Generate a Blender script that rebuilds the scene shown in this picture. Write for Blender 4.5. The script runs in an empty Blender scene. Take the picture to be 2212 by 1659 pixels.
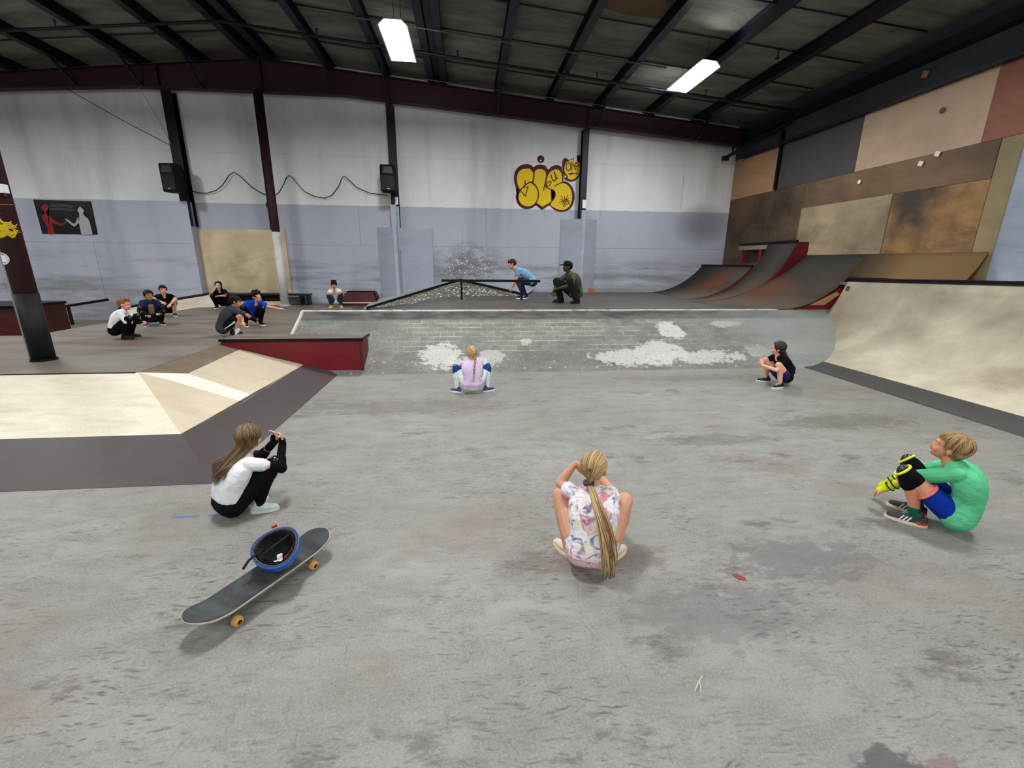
import bpy, bmesh, math, random
from mathutils import Vector, Matrix, Euler
R_ = math.radians
rnd = random.Random(7)
SC = bpy.context.scene
COL = SC.collection
V = Vector

# ------------------------------------------------------------------ materials
MATS = {}
def srgb(c):
    return tuple(((x/255)/12.92 if x/255 <= .04045 else (((x/255)+.055)/1.055)**2.4) for x in c)

class NT:
    def __init__(s, name, rough=.8, metal=0., spec=.3):
        s.m = bpy.data.materials.new(name); s.m.use_nodes = True
        s.t = s.m.node_tree; s.n = s.t.nodes; s.l = s.t.links
        s.b = s.n['Principled BSDF']; s.b.inputs['Roughness'].default_value = rough
        s.b.inputs['Metallic'].default_value = metal; s.b.inputs['Specular IOR Level'].default_value = spec
        s.tc = s.n.new('ShaderNodeTexCoord')
    def node(s, t, **k):
        n = s.n.new(t)
        for a, b in k.items(): setattr(n, a, b)
        return n
    def setin(s, n, i, v):
        if hasattr(v, 'is_output') or isinstance(v, bpy.types.NodeSocket): s.l.new(v, n.inputs[i])
        else: n.inputs[i].default_value = v
    def mapping(s, scale=(1,1,1), rot=(0,0,0), loc=(0,0,0), src=None):
        n = s.node('ShaderNodeMapping'); s.setin(n, 'Vector', src or s.tc.outputs['Object'])
        n.inputs['Scale'].default_value = scale; n.inputs['Rotation'].default_value = rot; n.inputs['Location'].default_value = loc
        return n.outputs[0]
    def noise(s, vec, scale=5, detail=4, rough=.6, dist=0.):
        n = s.node('ShaderNodeTexNoise'); s.setin(n, 'Vector', vec)
        n.inputs['Scale'].default_value = scale; n.inputs['Detail'].default_value = detail
        n.inputs['Roughness'].default_value = rough; n.inputs['Distortion'].default_value = dist
        return n.outputs['Fac']
    def voro(s, vec, scale=5, out='Distance', rnd_=1.):
        n = s.node('ShaderNodeTexVoronoi'); s.setin(n, 'Vector', vec); n.inputs['Scale'].default_value = scale
        n.inputs['Randomness'].default_value = rnd_
        return n.outputs[out]
    def ramp(s, fac, a, b, lo=0., hi=1.):
        n = s.node('ShaderNodeMapRange', clamp=True); s.setin(n, 0, fac)
        n.inputs[1].default_value = a; n.inputs[2].default_value = b; n.inputs[3].default_value = lo; n.inputs[4].default_value = hi
        return n.outputs[0]
    def math(s, op, a, b=0., c=0.):
        n = s.node('ShaderNodeMath', operation=op); s.setin(n, 0, a); s.setin(n, 1, b); s.setin(n, 2, c); return n.outputs[0]
    def mix(s, f, a, b, mode='MIX'):
        n = s.node('ShaderNodeMix', data_type='RGBA', blend_type=mode)
        s.setin(n, 0, f)
        for i, v in ((6, a), (7, b)):
            if isinstance(v, tuple): n.inputs[i].default_value = (*v[:3], 1)
            else: s.l.new(v, n.inputs[i])
        return n.outputs[2]
    def xyz(s, src=None):
        n = s.node('ShaderNodeSeparateXYZ'); s.setin(n, 0, src or s.tc.outputs['Object']); return n.outputs
    def color(s, c):
        if isinstance(c, tuple): s.b.inputs['Base Color'].default_value = (*c[:3], 1)
        else: s.l.new(c, s.b.inputs['Base Color'])
    def bump(s, h, st=.3, d=.01):
        n = s.node('ShaderNodeBump'); n.inputs['Strength'].default_value = st; n.inputs['Distance'].default_value = d
        s.l.new(h, n.inputs['Height']); s.l.new(n.outputs[0], s.b.inputs['Normal'])

def plain(name, c, rough=.7, metal=0., var=.12, scale=30, spec=.3, bump=0.):
    if name in MATS: return MATS[name]
    m = NT(name, rough, metal, spec); c = srgb(c)
    f = m.noise(m.mapping(), scale, 3)
    k = m.ramp(f, .3, .7, 1-var, 1+var)
    m.color(m.mix(1., c, m.mix(0., m.node_rgb(k) if False else k, k), 'MULTIPLY') if False else m.mix(f, tuple(x*(1-var) for x in c), tuple(min(1, x*(1+var)) for x in c)))
    if bump: m.bump(f, bump, .004)
    MATS[name] = m.m; return m.m

def emit(name, c, st):
    m = bpy.data.materials.new(name); m.use_nodes = True; b = m.node_tree.nodes['Principled BSDF']
    b.inputs['Base Color'].default_value = (.9, .9, .9, 1)
    b.inputs['Emission Color'].default_value = (*c, 1); b.inputs['Emission Strength'].default_value = st
    return m

# ---- floor
def floor_mat():
    m = NT('floor concrete', .62, spec=.35)
    o = m.tc.outputs['Object']
    big = m.noise(m.mapping((.45, .8, 1)), 1., 5, .65)
    med = m.noise(m.mapping((2.2, 5, 1)), 1.3, 6, .7, .5)
    fine = m.noise(o, 90, 4, .8)
    base = m.mix(m.ramp(big, .3, .7), srgb((115, 113, 109)), srgb((144, 143, 139)))
    base = m.mix(m.ramp(med, .42, .62, 0, .6), base, srgb((98, 94, 88)))
    far = m.ramp(m.noise(m.mapping((.25, .9, 1), (0, 0, 0), (1, 3, 0)), 1., 4, .6), .4, .62, 0, .5)
    base = m.mix(far, base, srgb((112, 106, 98)))
    base = m.mix(m.ramp(fine, .35, .75, 0, .35), base, srgb((186, 184, 176)))
    x, y, z = m.xyz()[:3]
    # wear is stronger away from the camera corner
    wob = m.node('ShaderNodeVectorMath', operation='ADD'); nw = m.node('ShaderNodeTexNoise'); m.l.new(o, nw.inputs['Vector']); nw.inputs['Scale'].default_value = 3.5; nw.inputs['Detail'].default_value = 3
    sc_ = m.node('ShaderNodeVectorMath', operation='SCALE'); m.l.new(nw.outputs['Color'], sc_.inputs[0]); sc_.inputs['Scale'].default_value = .12
    m.l.new(o, wob.inputs[0]); m.l.new(sc_.outputs[0], wob.inputs[1]); wv = wob.outputs[0]
    d1 = m.voro(m.mapping((10, 42, 1), (0, 0, .3), src=wv), 1.)
    d2 = m.voro(m.mapping((17, 80, 1), (0, 0, -.25), (3.3, 1, 0), src=wv), 1.)
    d3 = m.voro(m.mapping((5, 34, 1), (0, 0, .05), (1.3, 7, 0), src=wv), 1.)
    patch = m.ramp(m.noise(m.mapping((.9, .9, 1), (0, 0, 0), (2.3, .5, 0)), 1.3, 3), .42, .60)
    patch = m.math('MULTIPLY', patch, m.ramp(y, 5., 2.2, .25, 1))
    for dd, w in ((d1, .75), (d2, .6), (d3, .7)):
        f = m.math('MULTIPLY', m.ramp(dd, .10, .27, w, 0), m.math('ADD', m.math('MULTIPLY', patch, .82), .12))
        base = m.mix(f, base, srgb((62, 61, 60)))
    stain = m.ramp(m.noise(m.mapping((1.1, 2.6, 1), (0, 0, .2), (5, 2, 0)), 1.1, 8, .78), .57, .64)
    base = m.mix(m.math('MULTIPLY', stain, .65), base, srgb((82, 74, 68)))
    brown = m.ramp(m.noise(m.mapping((1, 1.6, 1), (0, 0, 0), (9, 4, 0)), .8, 3), .56, .72)
    base = m.mix(m.math('MULTIPLY', brown, .4), base, srgb((118, 98, 84)))
    sp = m.ramp(m.voro(m.mapping((30, 52, 1)), 1.), .0, .09, .7, 0)
    base = m.mix(sp, base, srgb((225, 224, 216)))
    for cx, cy, rx, ry, col, wt in ((1.45, 1.02, .17, .06, (70, 70, 74), .8), (1.62, 1.0, .09, .03, (110, 78, 74), .5), (1.95, 2.1, .5, .22, (86, 85, 84), .5), (1.25, 1.75, .5, .22, (92, 91, 90), .4), (.72, 2.2, .5, .14, (104, 84, 72), .45), (4.2, 4.3, .9, .25, (86, 80, 74), .5), (2.4, 3.9, .7, .15, (84, 78, 74), .45), (-.8, 5.2, 1.4, .3, (98, 94, 90), .5), (3.4, 6.3, 1.2, .2, (100, 96, 90), .5)):
        ex = m.math('DIVIDE', m.math('SUBTRACT', x, cx), rx); ey = m.math('DIVIDE', m.math('SUBTRACT', y, cy), ry)
        e_ = m.math('ADD', m.math('ADD', m.math('MULTIPLY', ex, ex), m.math('MULTIPLY', ey, ey)), m.math('MULTIPLY', m.math('SUBTRACT', m.noise(m.mapping((1, 1.6, 1)), 7, 6, .7), .5), 5.5))
        base = m.mix(m.ramp(e_, 1.0, .5, 0, wt), base, srgb(col))
    lines = m.ramp(m.math('ABSOLUTE', m.math('SUBTRACT', m.noise(m.mapping((1.5, .5, 1), (0, 0, .5)), 1.2, 5, .6), .5)), 0, .0035, .25, 0)
    base = m.mix(lines, base, srgb((70, 70, 70)))
    m.color(base)
    m.bump(m.math('ADD', fine, m.math('MULTIPLY', med, 2)), .22, .004)
    return m.m

def ply_mat(name, c1, c2, dirt, amt=.5, streak=(1.5, 9, 1), rough=.6, band=None, seed=0, rot=0., fine=.5):
    """worn plywood or coated board: two tones, streaky grime"""
    m = NT(name, rough, spec=.3)
    a = m.noise(m.mapping(streak, (0, 0, rot), (seed, seed*.7, seed*.3)), 1.2, 6, .7, .4)
    b = m.noise(m.mapping((.6, .6, .6), (0, 0, 0), (seed*1.3, 2, seed)), 1.1, 4, .6)
    f = m.noise(m.mapping((1, 1, 1)), 60, 3, .7)
    base = m.mix(m.ramp(a, .35, .65), srgb(c1), srgb(c2))
    base = m.mix(m.ramp(b, .42, .68, 0, amt), base, srgb(dirt))
    base = m.mix(m.ramp(a, .55, .75, 0, amt*.7), base, srgb(dirt))
    base = m.mix(m.ramp(f, .4, .8, 0, .25*fine*2), base, srgb(tuple(max(0, int(x*.6)) for x in c1)))
    m.color(base); m.bump(f, .12, .002)
    return m.m

def wall_back_mat():
    m = NT('painted board wall', .75, spec=.2)
    x, y, z = m.xyz()[:3]
    n1 = m.noise(m.mapping((.5, .5, .35)), 1.2, 5, .6)
    vert = m.noise(m.mapping((1.1, 1, .12), (0, 0, 0), (4, 0, 0)), 1.1, 4, .55)
    hor = m.noise(m.mapping((.35, 1, 3.0), (0, 0, 0), (1, 0, 2)), 1., 6, .7)
    fine = m.noise(m.tc.outputs['Object'], 40, 3, .7)
    white = m.mix(m.ramp(n1, .3, .7), srgb((206, 206, 202)), srgb((228, 228, 224)))
    white = m.mix(m.ramp(vert, .5, .68, 0, .5), white, srgb((160, 157, 150)))
    blue = m.mix(m.ramp(n1, .3, .7), srgb((160, 164, 175)), srgb((174, 177, 188)))
    blue = m.mix(m.ramp(vert, .52, .7, 0, .4), blue, srgb((126, 129, 142)))
    low = m.ramp(z, 2.0, 1.5)
    blue = m.mix(m.math('MULTIPLY', m.ramp(hor, .45, .62), m.math('MULTIPLY', low, .8)), blue, srgb((122, 122, 122)))
    # scuffed patch where boards hit the wall above the sloped bank
    dx = m.math('SUBTRACT', x, .1); dz = m.math('SUBTRACT', z, 1.55)
    rr = m.math('ADD', m.math('MULTIPLY', m.math('MULTIPLY', dx, dx), .9), m.math('MULTIPLY', m.math('MULTIPLY', dz, dz), 2.6))
    msk = m.ramp(rr, .0, 1.5, 1, 0)
    scuff = m.ramp(m.noise(m.mapping((2.2, 1, 5), (0, .5, 0)), 1.3, 6, .75), .42, .58)
    blue = m.mix(m.math('MULTIPLY', msk, m.math('MULTIPLY', scuff, .75)), blue, srgb((92, 92, 84)))
    spk = m.ramp(m.voro(m.mapping((11, 1, 15), (0, .6, 0)), 1.), .12, .28, 1, 0)
    msk2 = m.ramp(rr, .1, 1.0, 1, 0)
    blue = m.mix(m.math('MULTIPLY', spk, msk2), blue, srgb((232, 236, 230)))  # bright dots put sparkle into the wall colour over the scuffs
    # sparse chips further along the wall
    chips = m.ramp(m.voro(m.mapping((3.2, 1, 4.2), (0, .3, 0)), 1.), .03, .07, .8, 0)
    blue = m.mix(m.math('MULTIPLY', chips, m.math('MULTIPLY', m.ramp(x, .3, 1.0), m.ramp(z, 2.2, 1.4))), blue, srgb((226, 228, 226)))
    # grime cloud close to the corner
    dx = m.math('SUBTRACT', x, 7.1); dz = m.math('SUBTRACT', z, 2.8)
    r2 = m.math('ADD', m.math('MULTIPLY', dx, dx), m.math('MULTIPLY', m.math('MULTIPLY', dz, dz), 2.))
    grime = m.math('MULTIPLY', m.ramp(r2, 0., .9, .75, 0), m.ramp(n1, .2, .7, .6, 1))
    edge = m.math('ADD', z, m.math('MULTIPLY', m.noise(m.mapping((2.5, 1, 1)), 3, 3), .03))
    base = m.mix(m.math('GREATER_THAN', edge, 3.185), blue, white)
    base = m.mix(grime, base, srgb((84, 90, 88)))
    # board seams
    for zz in (2.11, .9, 4.42):
        s = m.ramp(m.math('ABSOLUTE', m.math('SUBTRACT', z, zz)), .003, .010, .15 if zz > 4 else .45, 0)
        base = m.mix(s, base, srgb((80, 84, 96)))
    for xx, z0, z1 in ((-2.97, 2.1, 3.18), (-5.4, 2.1, 3.18), (-9.8, .5, 2.1), (2.3, 2.93, 3.18), (3.95, 2.93, 3.18), (6.4, 3.2, 4.2), (-.1, .8, 2.6), (.6, 2.1, 3.18), (-12.2, 0, 3.2)):
        s = m.ramp(m.math('ABSOLUTE', m.math('SUBTRACT', x, xx)), .004, .014, .4, 0)
        s = m.math('MULTIPLY', s, m.math('MULTIPLY', m.math('GREATER_THAN', z, z0), m.math('LESS_THAN', z, z1)))
        base = m.mix(s, base, srgb((84, 88, 98)))
    base = m.mix(m.ramp(fine, .4, .8, 0, .12), base, srgb((90, 92, 98)))
    m.color(base); m.bump(fine, .08, .003)
    return m.m

def bank_mat():
    """broken concrete bank: grey stucco over brick, white lime patches"""
    m = NT('rough concrete bank', .8, spec=.25)
    x, y, z = m.xyz()[:3]
    n1 = m.noise(m.mapping((.8, 1.2, 1)), 1.1, 6, .7)
    fine = m.noise(m.tc.outputs['Object'], 28, 6, .75)
    base = m.mix(m.ramp(n1, .35, .65), srgb((110, 109, 103)), srgb((142, 141, 134)))
    base = m.mix(m.ramp(fine, .42, .62, 0, .6), base, srgb((88, 87, 82)))
    # bricks over the middle
    br = m.node('ShaderNodeTexBrick'); br.offset = .5
    vec = m.node('ShaderNodeCombineXYZ'); m.l.new(x, vec.inputs[0]); m.l.new(z, vec.inputs[1])
    m.l.new(vec.outputs[0], br.inputs['Vector'])
    br.inputs['Scale'].default_value = 1.; br.inputs['Brick Width'].default_value = .235; br.inputs['Row Height'].default_value = .062
    br.inputs['Mortar Size'].default_value = .006; br.inputs['Mortar Smooth'].default_value = .3; br.inputs['Bias'].default_value = 0
    br.inputs['Color1'].default_value = (*srgb((118, 116, 108)), 1); br.inputs['Color2'].default_value = (*srgb((140, 138, 130)), 1)
    br.inputs['Mortar'].default_value = (*srgb((172, 172, 164)), 1)
    area = m.math('MULTIPLY', m.ramp(x, -1.6, -.8), m.ramp(x, 4.6, 3.4))
    area = m.math('MULTIPLY', area, m.math('MULTIPLY', m.ramp(z, .18, .26), m.ramp(z, .70, .66)))
    area = m.math('MULTIPLY', area, m.ramp(m.noise(m.mapping((1.4, 1, 3)), 1.4, 4), .38, .55, .05, .75))
    base = m.mix(area, base, br.outputs['Color'])
    base = m.mix(m.ramp(m.noise(m.mapping((1, 2, 2), (0, 0, 0), (3, 3, 3)), 2.2, 8, .75), .5, .62, 0, .65), base, srgb((98, 98, 90)))
    # white lime patches
    def patch(cx, cz, rx, rz, w):
        dx = m.math('DIVIDE', m.math('SUBTRACT', x, cx), rx); dz = m.math('DIVIDE', m.math('SUBTRACT', z, cz), rz)
        r = m.math('ADD', m.math('MULTIPLY', dx, dx), m.math('MULTIPLY', dz, dz))
        r = m.math('ADD', r, m.math('MULTIPLY', m.math('SUBTRACT', m.noise(m.mapping((1, 1, 2.4)), 5, 8, .78), .5), 6.))
        return m.ramp(r, 1.0, .8, 0, w)
    for p in ((-.45, .20, .36, .15, .85), (.0, .12, .42, .07, .8), (.38, .17, .24, .09, .6), (2.75, .14, .7, .10, .85), (3.35, .2, .45, .15, .85), (3.75, .5, .26, .12, .9),
              (4.0, .14, .85, .08, .8), (4.9, .58, .3, .05, .5), (5.2, .2, .3, .08, .5), (1.0, .36, .12, .04, .6), (6.1, .25, .5, .12, .35)):
        base = m.mix(patch(*p), base, m.mix(m.ramp(fine, .35, .7), srgb((206, 206, 200)), srgb((172, 171, 164))))
    sp = m.ramp(m.voro(m.mapping((7, 5, 12)), 1.), .08, .2, .7, 0)
    sp = m.math('MULTIPLY', sp, m.ramp(z, .3, .05))
    base = m.mix(sp, base, srgb((196, 192, 176)))
    dk = m.ramp(m.voro(m.mapping((5, 5, 9), (0, 0, 0), (4, 2, 1)), 1.), .05, .16, .7, 0)
    base = m.mix(m.math('MULTIPLY', dk, m.ramp(z, .25, .0)), base, srgb((60, 52, 50)))
    # darker coping band along the top, smooth grey slab on the right
    slab = m.math('MULTIPLY', m.ramp(x, 4.7, 5.6), .75)
    base = m.mix(slab, base, m.mix(m.ramp(n1, .3, .7), srgb((136, 140, 138)), srgb((156, 158, 152))))
    top = m.math('MULTIPLY', m.ramp(z, .655, .685), m.math('MULTIPLY', m.ramp(x, 6.5, 3.5, .35, 1), .85))
    base = m.mix(top, base, m.mix(m.ramp(m.noise(m.mapping((1, 3, 3)), 2.4, 5), .4, .6), srgb((52, 51, 49)), srgb((92, 90, 86))))
    edge = m.math('MULTIPLY', m.ramp(z, .797, .805), m.ramp(m.noise(m.mapping((3, 1, 1)), 2, 4), .3, .5, .3, 1))
    base = m.mix(edge, base, srgb((178, 176, 168)))
    left = m.math('MULTIPLY', m.ramp(x, -2.93, -2.985), m.math('GREATER_THAN', z, .45))
    base = m.mix(left, base, srgb((206, 205, 196)))
    m.color(base); m.bump(m.math('ADD', fine, m.math('MULTIPLY', n1, 2)), .5, .02)
    return m.m

def deck_mat(name, a, b, c, red=0.):
    m = NT(name, .48, spec=.4)
    n1 = m.noise(m.mapping((.35, 2.2, 1)), 1.2, 5, .65)
    n2 = m.noise(m.mapping((.7, .9, 1), (0, 0, 0), (2, 5, 0)), .8, 4)
    fine = m.noise(m.tc.outputs['Object'], 45, 3, .7)
    base = m.mix(m.ramp(n1, .35, .65), srgb(a), srgb(b))
    base = m.mix(m.ramp(n2, .5, .7, 0, .6), base, srgb(c))
    base = m.mix(m.ramp(fine, .4, .8, 0, .25), base, srgb((60, 55, 50)))
    x, y, z = m.xyz()[:3]
    for yy in (7.2, 8.42, 9.64, 10.86, 12.08):
        s = m.ramp(m.math('ABSOLUTE', m.math('SUBTRACT', y, yy)), .004, .016, .45, 0)
        base = m.mix(s, base, srgb((55, 50, 46)))
    if red:
        base = m.mix(m.math('MULTIPLY', m.ramp(m.noise(m.mapping((.5, 2.4, 1), (0, 0, 0), (7, 7, 7)), 1.3, 3), .52, .64), red), base, srgb((92, 52, 44)))
    m.color(base); m.bump(fine, .1, .002)
    return m.m

def curve_mat():
    """dark coated transition with a rust-brown worn spot"""
    m = NT('dark coated ramp surface', .72, spec=.15)
    x, y, z = m.xyz()[:3]
    n1 = m.noise(m.mapping((.6, .5, .6)), 1.4, 5, .6)
    base = m.mix(m.ramp(n1, .35, .65), srgb((50, 47, 42)), srgb((72, 65, 56)))
    base = m.mix(m.ramp(z, 1.05, .85, 0, .5), base, srgb((104, 92, 78)))
    base = m.mix(m.ramp(z, 1.3, 1.8, 0, .6), base, srgb((44, 46, 46)))
    base = m.mix(m.ramp(y, 8.6, 7.4, 0, .75), base, srgb((134, 104, 66)))
    for cx, cy, cz, r in ((6.85, 9.75, .95, .55), (6.75, 12.0, 1.2, .5)):
        d = m.node('ShaderNodeVectorMath', operation='DISTANCE'); m.l.new(m.tc.outputs['Object'], d.inputs[0]); d.inputs[1].default_value = (cx, cy, cz)
        f = m.ramp(m.math('ADD', d.outputs['Value'], m.math('MULTIPLY', n1, .5)), r+.5, r*.7, 0, .7)
        base = m.mix(f, base, srgb((104, 52, 30)))
    m.color(base); return m.m

def hair_mat(name, c1, c2):
    m = NT(name, .6, spec=.15); c1 = srgb(c1); c2 = srgb(c2)
    n = m.noise(m.mapping((60, 60, 9)), 1., 3, .6)
    m.color(m.mix(m.ramp(n, .35, .65), c1, c2)); m.bump(n, .5, .004); return m.m

def cloth(name, c, var=.1, wr=.5):
    if name in MATS: return MATS[name]
    m = NT(name, .9, spec=.1); c = srgb(c)
    n = m.noise(m.mapping((9, 9, 14)), 1., 3, .5, .8)
    f = m.noise(m.tc.outputs['Object'], 300, 2)
    m.color(m.mix(m.ramp(n, .35, .65), tuple(x*(1-var) for x in c), tuple(min(1, x*(1+var)) for x in c)))
    m.bump(m.math('ADD', n, m.math('MULTIPLY', f, .1)), wr, .02)
    MATS[name] = m.m; return m.m

def skin(name, c):
    if name in MATS: return MATS[name]
    m = NT(name, .55, spec=.35); c = srgb(c)
    n = m.noise(m.mapping((1, 1, 1)), 12, 3)
    m.color(m.mix(m.ramp(n, .3, .7), c, (min(1, c[0]*1.02), c[1]*.92, c[2]*.88)))
    m.b.inputs['Subsurface Weight'].default_value = .06; m.b.inputs['Subsurface Radius'].default_value = (.02, .008, .004)
    MATS[name] = m.m; return m.m

def tie_dye():
    m = NT('tie dye cotton', .9, spec=.1)
    w = m.mapping((1, 1, 1))
    base = srgb((226, 224, 222))
    n0 = m.noise(w, 9, 3, .6, 1.5)
    base = m.mix(m.ramp(n0, .42, .6, 0, .5), base, srgb((206, 210, 226)))
    for sd, col, lo, sc in (((1, 2, 3), (214, 120, 138), .53, 9), ((4, 1, 7), (92, 108, 140), .55, 10), ((8, 3, 2), (228, 224, 130), .60, 11), ((2, 9, 5), (120, 90, 140), .60, 12), ((6, 6, 1), (96, 112, 100), .62, 10)):
        f = m.ramp(m.noise(m.mapping((1, 1, 1), (0, 0, 0), sd), sc, 3, .6, 1.2), lo, lo+.09, 0, .85)
        base = m.mix(f, base, srgb(col))
    x, y, z = m.xyz()[:3]
    base = m.mix(m.ramp(z, .22, .08, 0, .6), base, srgb((206, 112, 120)))
    m.color(base); m.bump(m.noise(m.mapping((9, 9, 14)), 1., 3, .5, .8), .5, .02); return m.m

# ------------------------------------------------------------------ mesh helpers
def link(o, parent=None):
    COL.objects.link(o)
    if parent is not None: o.parent = parent
    return o
def mk(name, bm, mats, parent=None, smooth=False):
    me = bpy.data.meshes.new(name); bm.to_mesh(me); bm.free()
    for m in (mats if isinstance(mats, (list, tuple)) else [mats]): me.materials.append(m)
    if smooth:
        for p in me.polygons: p.use_smooth = True
    return link(bpy.data.objects.new(name, me), parent)
def tag(o, label, cat, group=None):
    o['label'] = label; o['category'] = cat
    if group: o['group'] = group
    return o
def struct(o): o['kind'] = 'structure'; return o
def thing(name, label, cat, loc=(0, 0, 0), rz=0, group=None):
    o = bpy.data.objects.new(name, None); o.location = loc; o.rotation_euler = (0, 0, rz); o.empty_display_size = .1
    link(o); return tag(o, label, cat, group)
def box(bm, c, s, rot=None, mi=0):
    M = Matrix.Translation(V(c))
    if rot is not None: M = M @ (rot if isinstance(rot, Matrix) else Euler(rot).to_matrix().to_4x4())
    M = M @ Matrix.Diagonal((*s, 1))
    r = bmesh.ops.create_cube(bm, size=1, matrix=M)
    for f in {f for v in r['verts'] for f in v.link_faces}: f.material_index = mi
    return bm
def box2(bm, a, b, mi=0):
    a, b = V(a), V(b); return box(bm, (a+b)/2, [abs(x) for x in (b-a)], None, mi)
def nb(): return bmesh.new()
def frame(d, up=V((0, 0, 1))):
    d = d.normalized(); x = d.cross(up)
    if x.length < 1e-4: x = d.cross(V((0, 1, 0)))
    x.normalize(); y = x.cross(d).normalized(); return x, y, d
def rings(bm, pts, rads, n=12, flat=(1, 1), up=V((0, 0, 1)), cap=True, mi=0):
    """swept tube through pts; rads per point"""
    pts = [V(p) for p in pts]; R = []
    for i, p in enumerate(pts):
        d = (pts[min(i+1, len(pts)-1)] - pts[max(i-1, 0)])
        if d.length < 1e-7: d = V((0, 0, 1))
        x, y, _ = frame(d, up)
        R.append([bm.verts.new(p + x*math.cos(2*math.pi*k/n)*rads[i]*flat[0] + y*math.sin(2*math.pi*k/n)*rads[i]*flat[1]) for k in range(n)])
    for a, b in zip(R, R[1:]):
        for k in range(n):
            f = bm.faces.new((a[k], a[(k+1) % n], b[(k+1) % n], b[k])); f.material_index = mi
    if cap:
        bm.faces.new(R[0][::-1]).material_index = mi; bm.faces.new(R[-1]).material_index = mi
    return bm
def tube(bm, a, b, r, n=12, r2=None, mi=0): return rings(bm, [a, b], [r, r if r2 is None else r2], n, mi=mi)
def bar(bm, a, b, w, h, up=V((0, 0, 1)), mi=0):
    a, b = V(a), V(b); x, y, d = frame(b-a, up)
    vs = [bm.verts.new(p + x*sx*w/2 + y*sy*h/2) for p in (a, b) for sx, sy in ((-1, -1), (1, -1), (1, 1), (-1, 1))]
    for q in ((0, 1, 2, 3), (7, 6, 5, 4), (0, 4, 5, 1), (1, 5, 6, 2), (2, 6, 7, 3), (3, 7, 4, 0)):
        bm.faces.new([vs[i] for i in q]).material_index = mi
    return bm
def prism(bm, prof, a, b, axis='Y', mi=0, mis=None):
    """closed 2D profile extruded along an axis from a to b. axis Y: prof=(x,z); axis X: prof=(y,z); axis Z: prof=(x,y)"""
    f = {'Y': lambda p, t: V((p[0], t, p[1])), 'X': lambda p, t: V((t, p[0], p[1])), 'Z': lambda p, t: V((p[0], p[1], t))}[axis]
    A = [bm.verts.new(f(p, a)) for p in prof]; B = [bm.verts.new(f(p, b)) for p in prof]; n = len(prof)
    for i in range(n):
        fc = bm.faces.new((A[i], A[(i+1) % n], B[(i+1) % n], B[i])); fc.material_index = mis[i] if mis else mi
    e = mis[-1] if mis and len(mis) > n else mi
    bm.faces.new(A[::-1]).material_index = e; bm.faces.new(B).material_index = e
    bmesh.ops.recalc_face_normals(bm, faces=bm.faces[:]); return bm
def poly(bm, pts, mi=0):
    f = bm.faces.new([bm.verts.new(V(p)) for p in pts]); f.material_index = mi; return f
def slab(bm, pts, th, mi=0, mis=0):
    """quad/polygon with thickness downwards along its normal"""
    pts = [V(p) for p in pts]; n = (pts[1]-pts[0]).cross(pts[2]-pts[0]).normalized()
    A = [bm.verts.new(p) for p in pts]; B = [bm.verts.new(p - n*th) for p in pts]; k = len(pts)
    bm.faces.new(A).material_index = mi; bm.faces.new(B[::-1]).material_index = mis
    for i in range(k): bm.faces.new((A[i], B[i], B[(i+1) % k], A[(i+1) % k])).material_index = mis
    return bm

# palette
M_steel = plain('dark painted steel', (24, 22, 34), .5, .2, spec=.3)
M_maroon = plain('maroon painted steel', (48, 19, 25), .6, .1, .15, 6)
M_black = plain('black metal', (22, 22, 24), .4, .5)
M_blackmat = plain('black cloth', (12, 12, 14), .9)
M_red = ply_mat('red painted plywood', (128, 24, 38), (112, 18, 30), (60, 20, 24), .5, (1, 1, 9), .5, seed=3)
M_darkred = ply_mat('worn dark red plywood', (82, 30, 32), (66, 26, 28), (38, 26, 26), .6, (1, 1, 9), .5, seed=5)
M_cream = ply_mat('cream plywood ramp skin', (232, 224, 202), (214, 204, 178), (178, 166, 142), .5, (1.4, 7, 2), .55, seed=1)
M_cream2 = ply_mat('tan plywood ramp skin', (212, 198, 172), (200, 184, 158), (168, 152, 128), .45, (1.2, 3, 2), .55, seed=8)
M_creamw = ply_mat('pale plywood strip', (238, 234, 222), (224, 218, 204), (190, 184, 168), .4, (3, 3, 2), .55, seed=11)
M_plate = ply_mat('dark transition plate', (74, 66, 66), (66, 60, 60), (84, 70, 70), .4, (2, 2, 2), .5, seed=2, fine=.15)
M_plate2 = ply_mat('grey transition plate', (72, 70, 70), (66, 64, 65), (80, 78, 76), .4, (2, 2, 2), .5, seed=4, fine=.15)
M_deck = deck_mat('brown deck boards', (132, 125, 112), (112, 106, 96), (94, 82, 74), .55)
M_deck2 = deck_mat('grey deck boards', (84, 80, 75), (67, 64, 62), (92, 84, 75), .25)
M_ramp = ply_mat('beige ramp skin', (226, 218, 190), (196, 184, 160), (140, 128, 112), .8, (.8, .5, .8), .55, seed=6)
M_curve = curve_mat()
M_bank = bank_mat()
M_white = plain('white paint', (226, 226, 222), .6, var=.08)
M_metal = plain('bare steel', (150, 150, 152), .35, .9)

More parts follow.
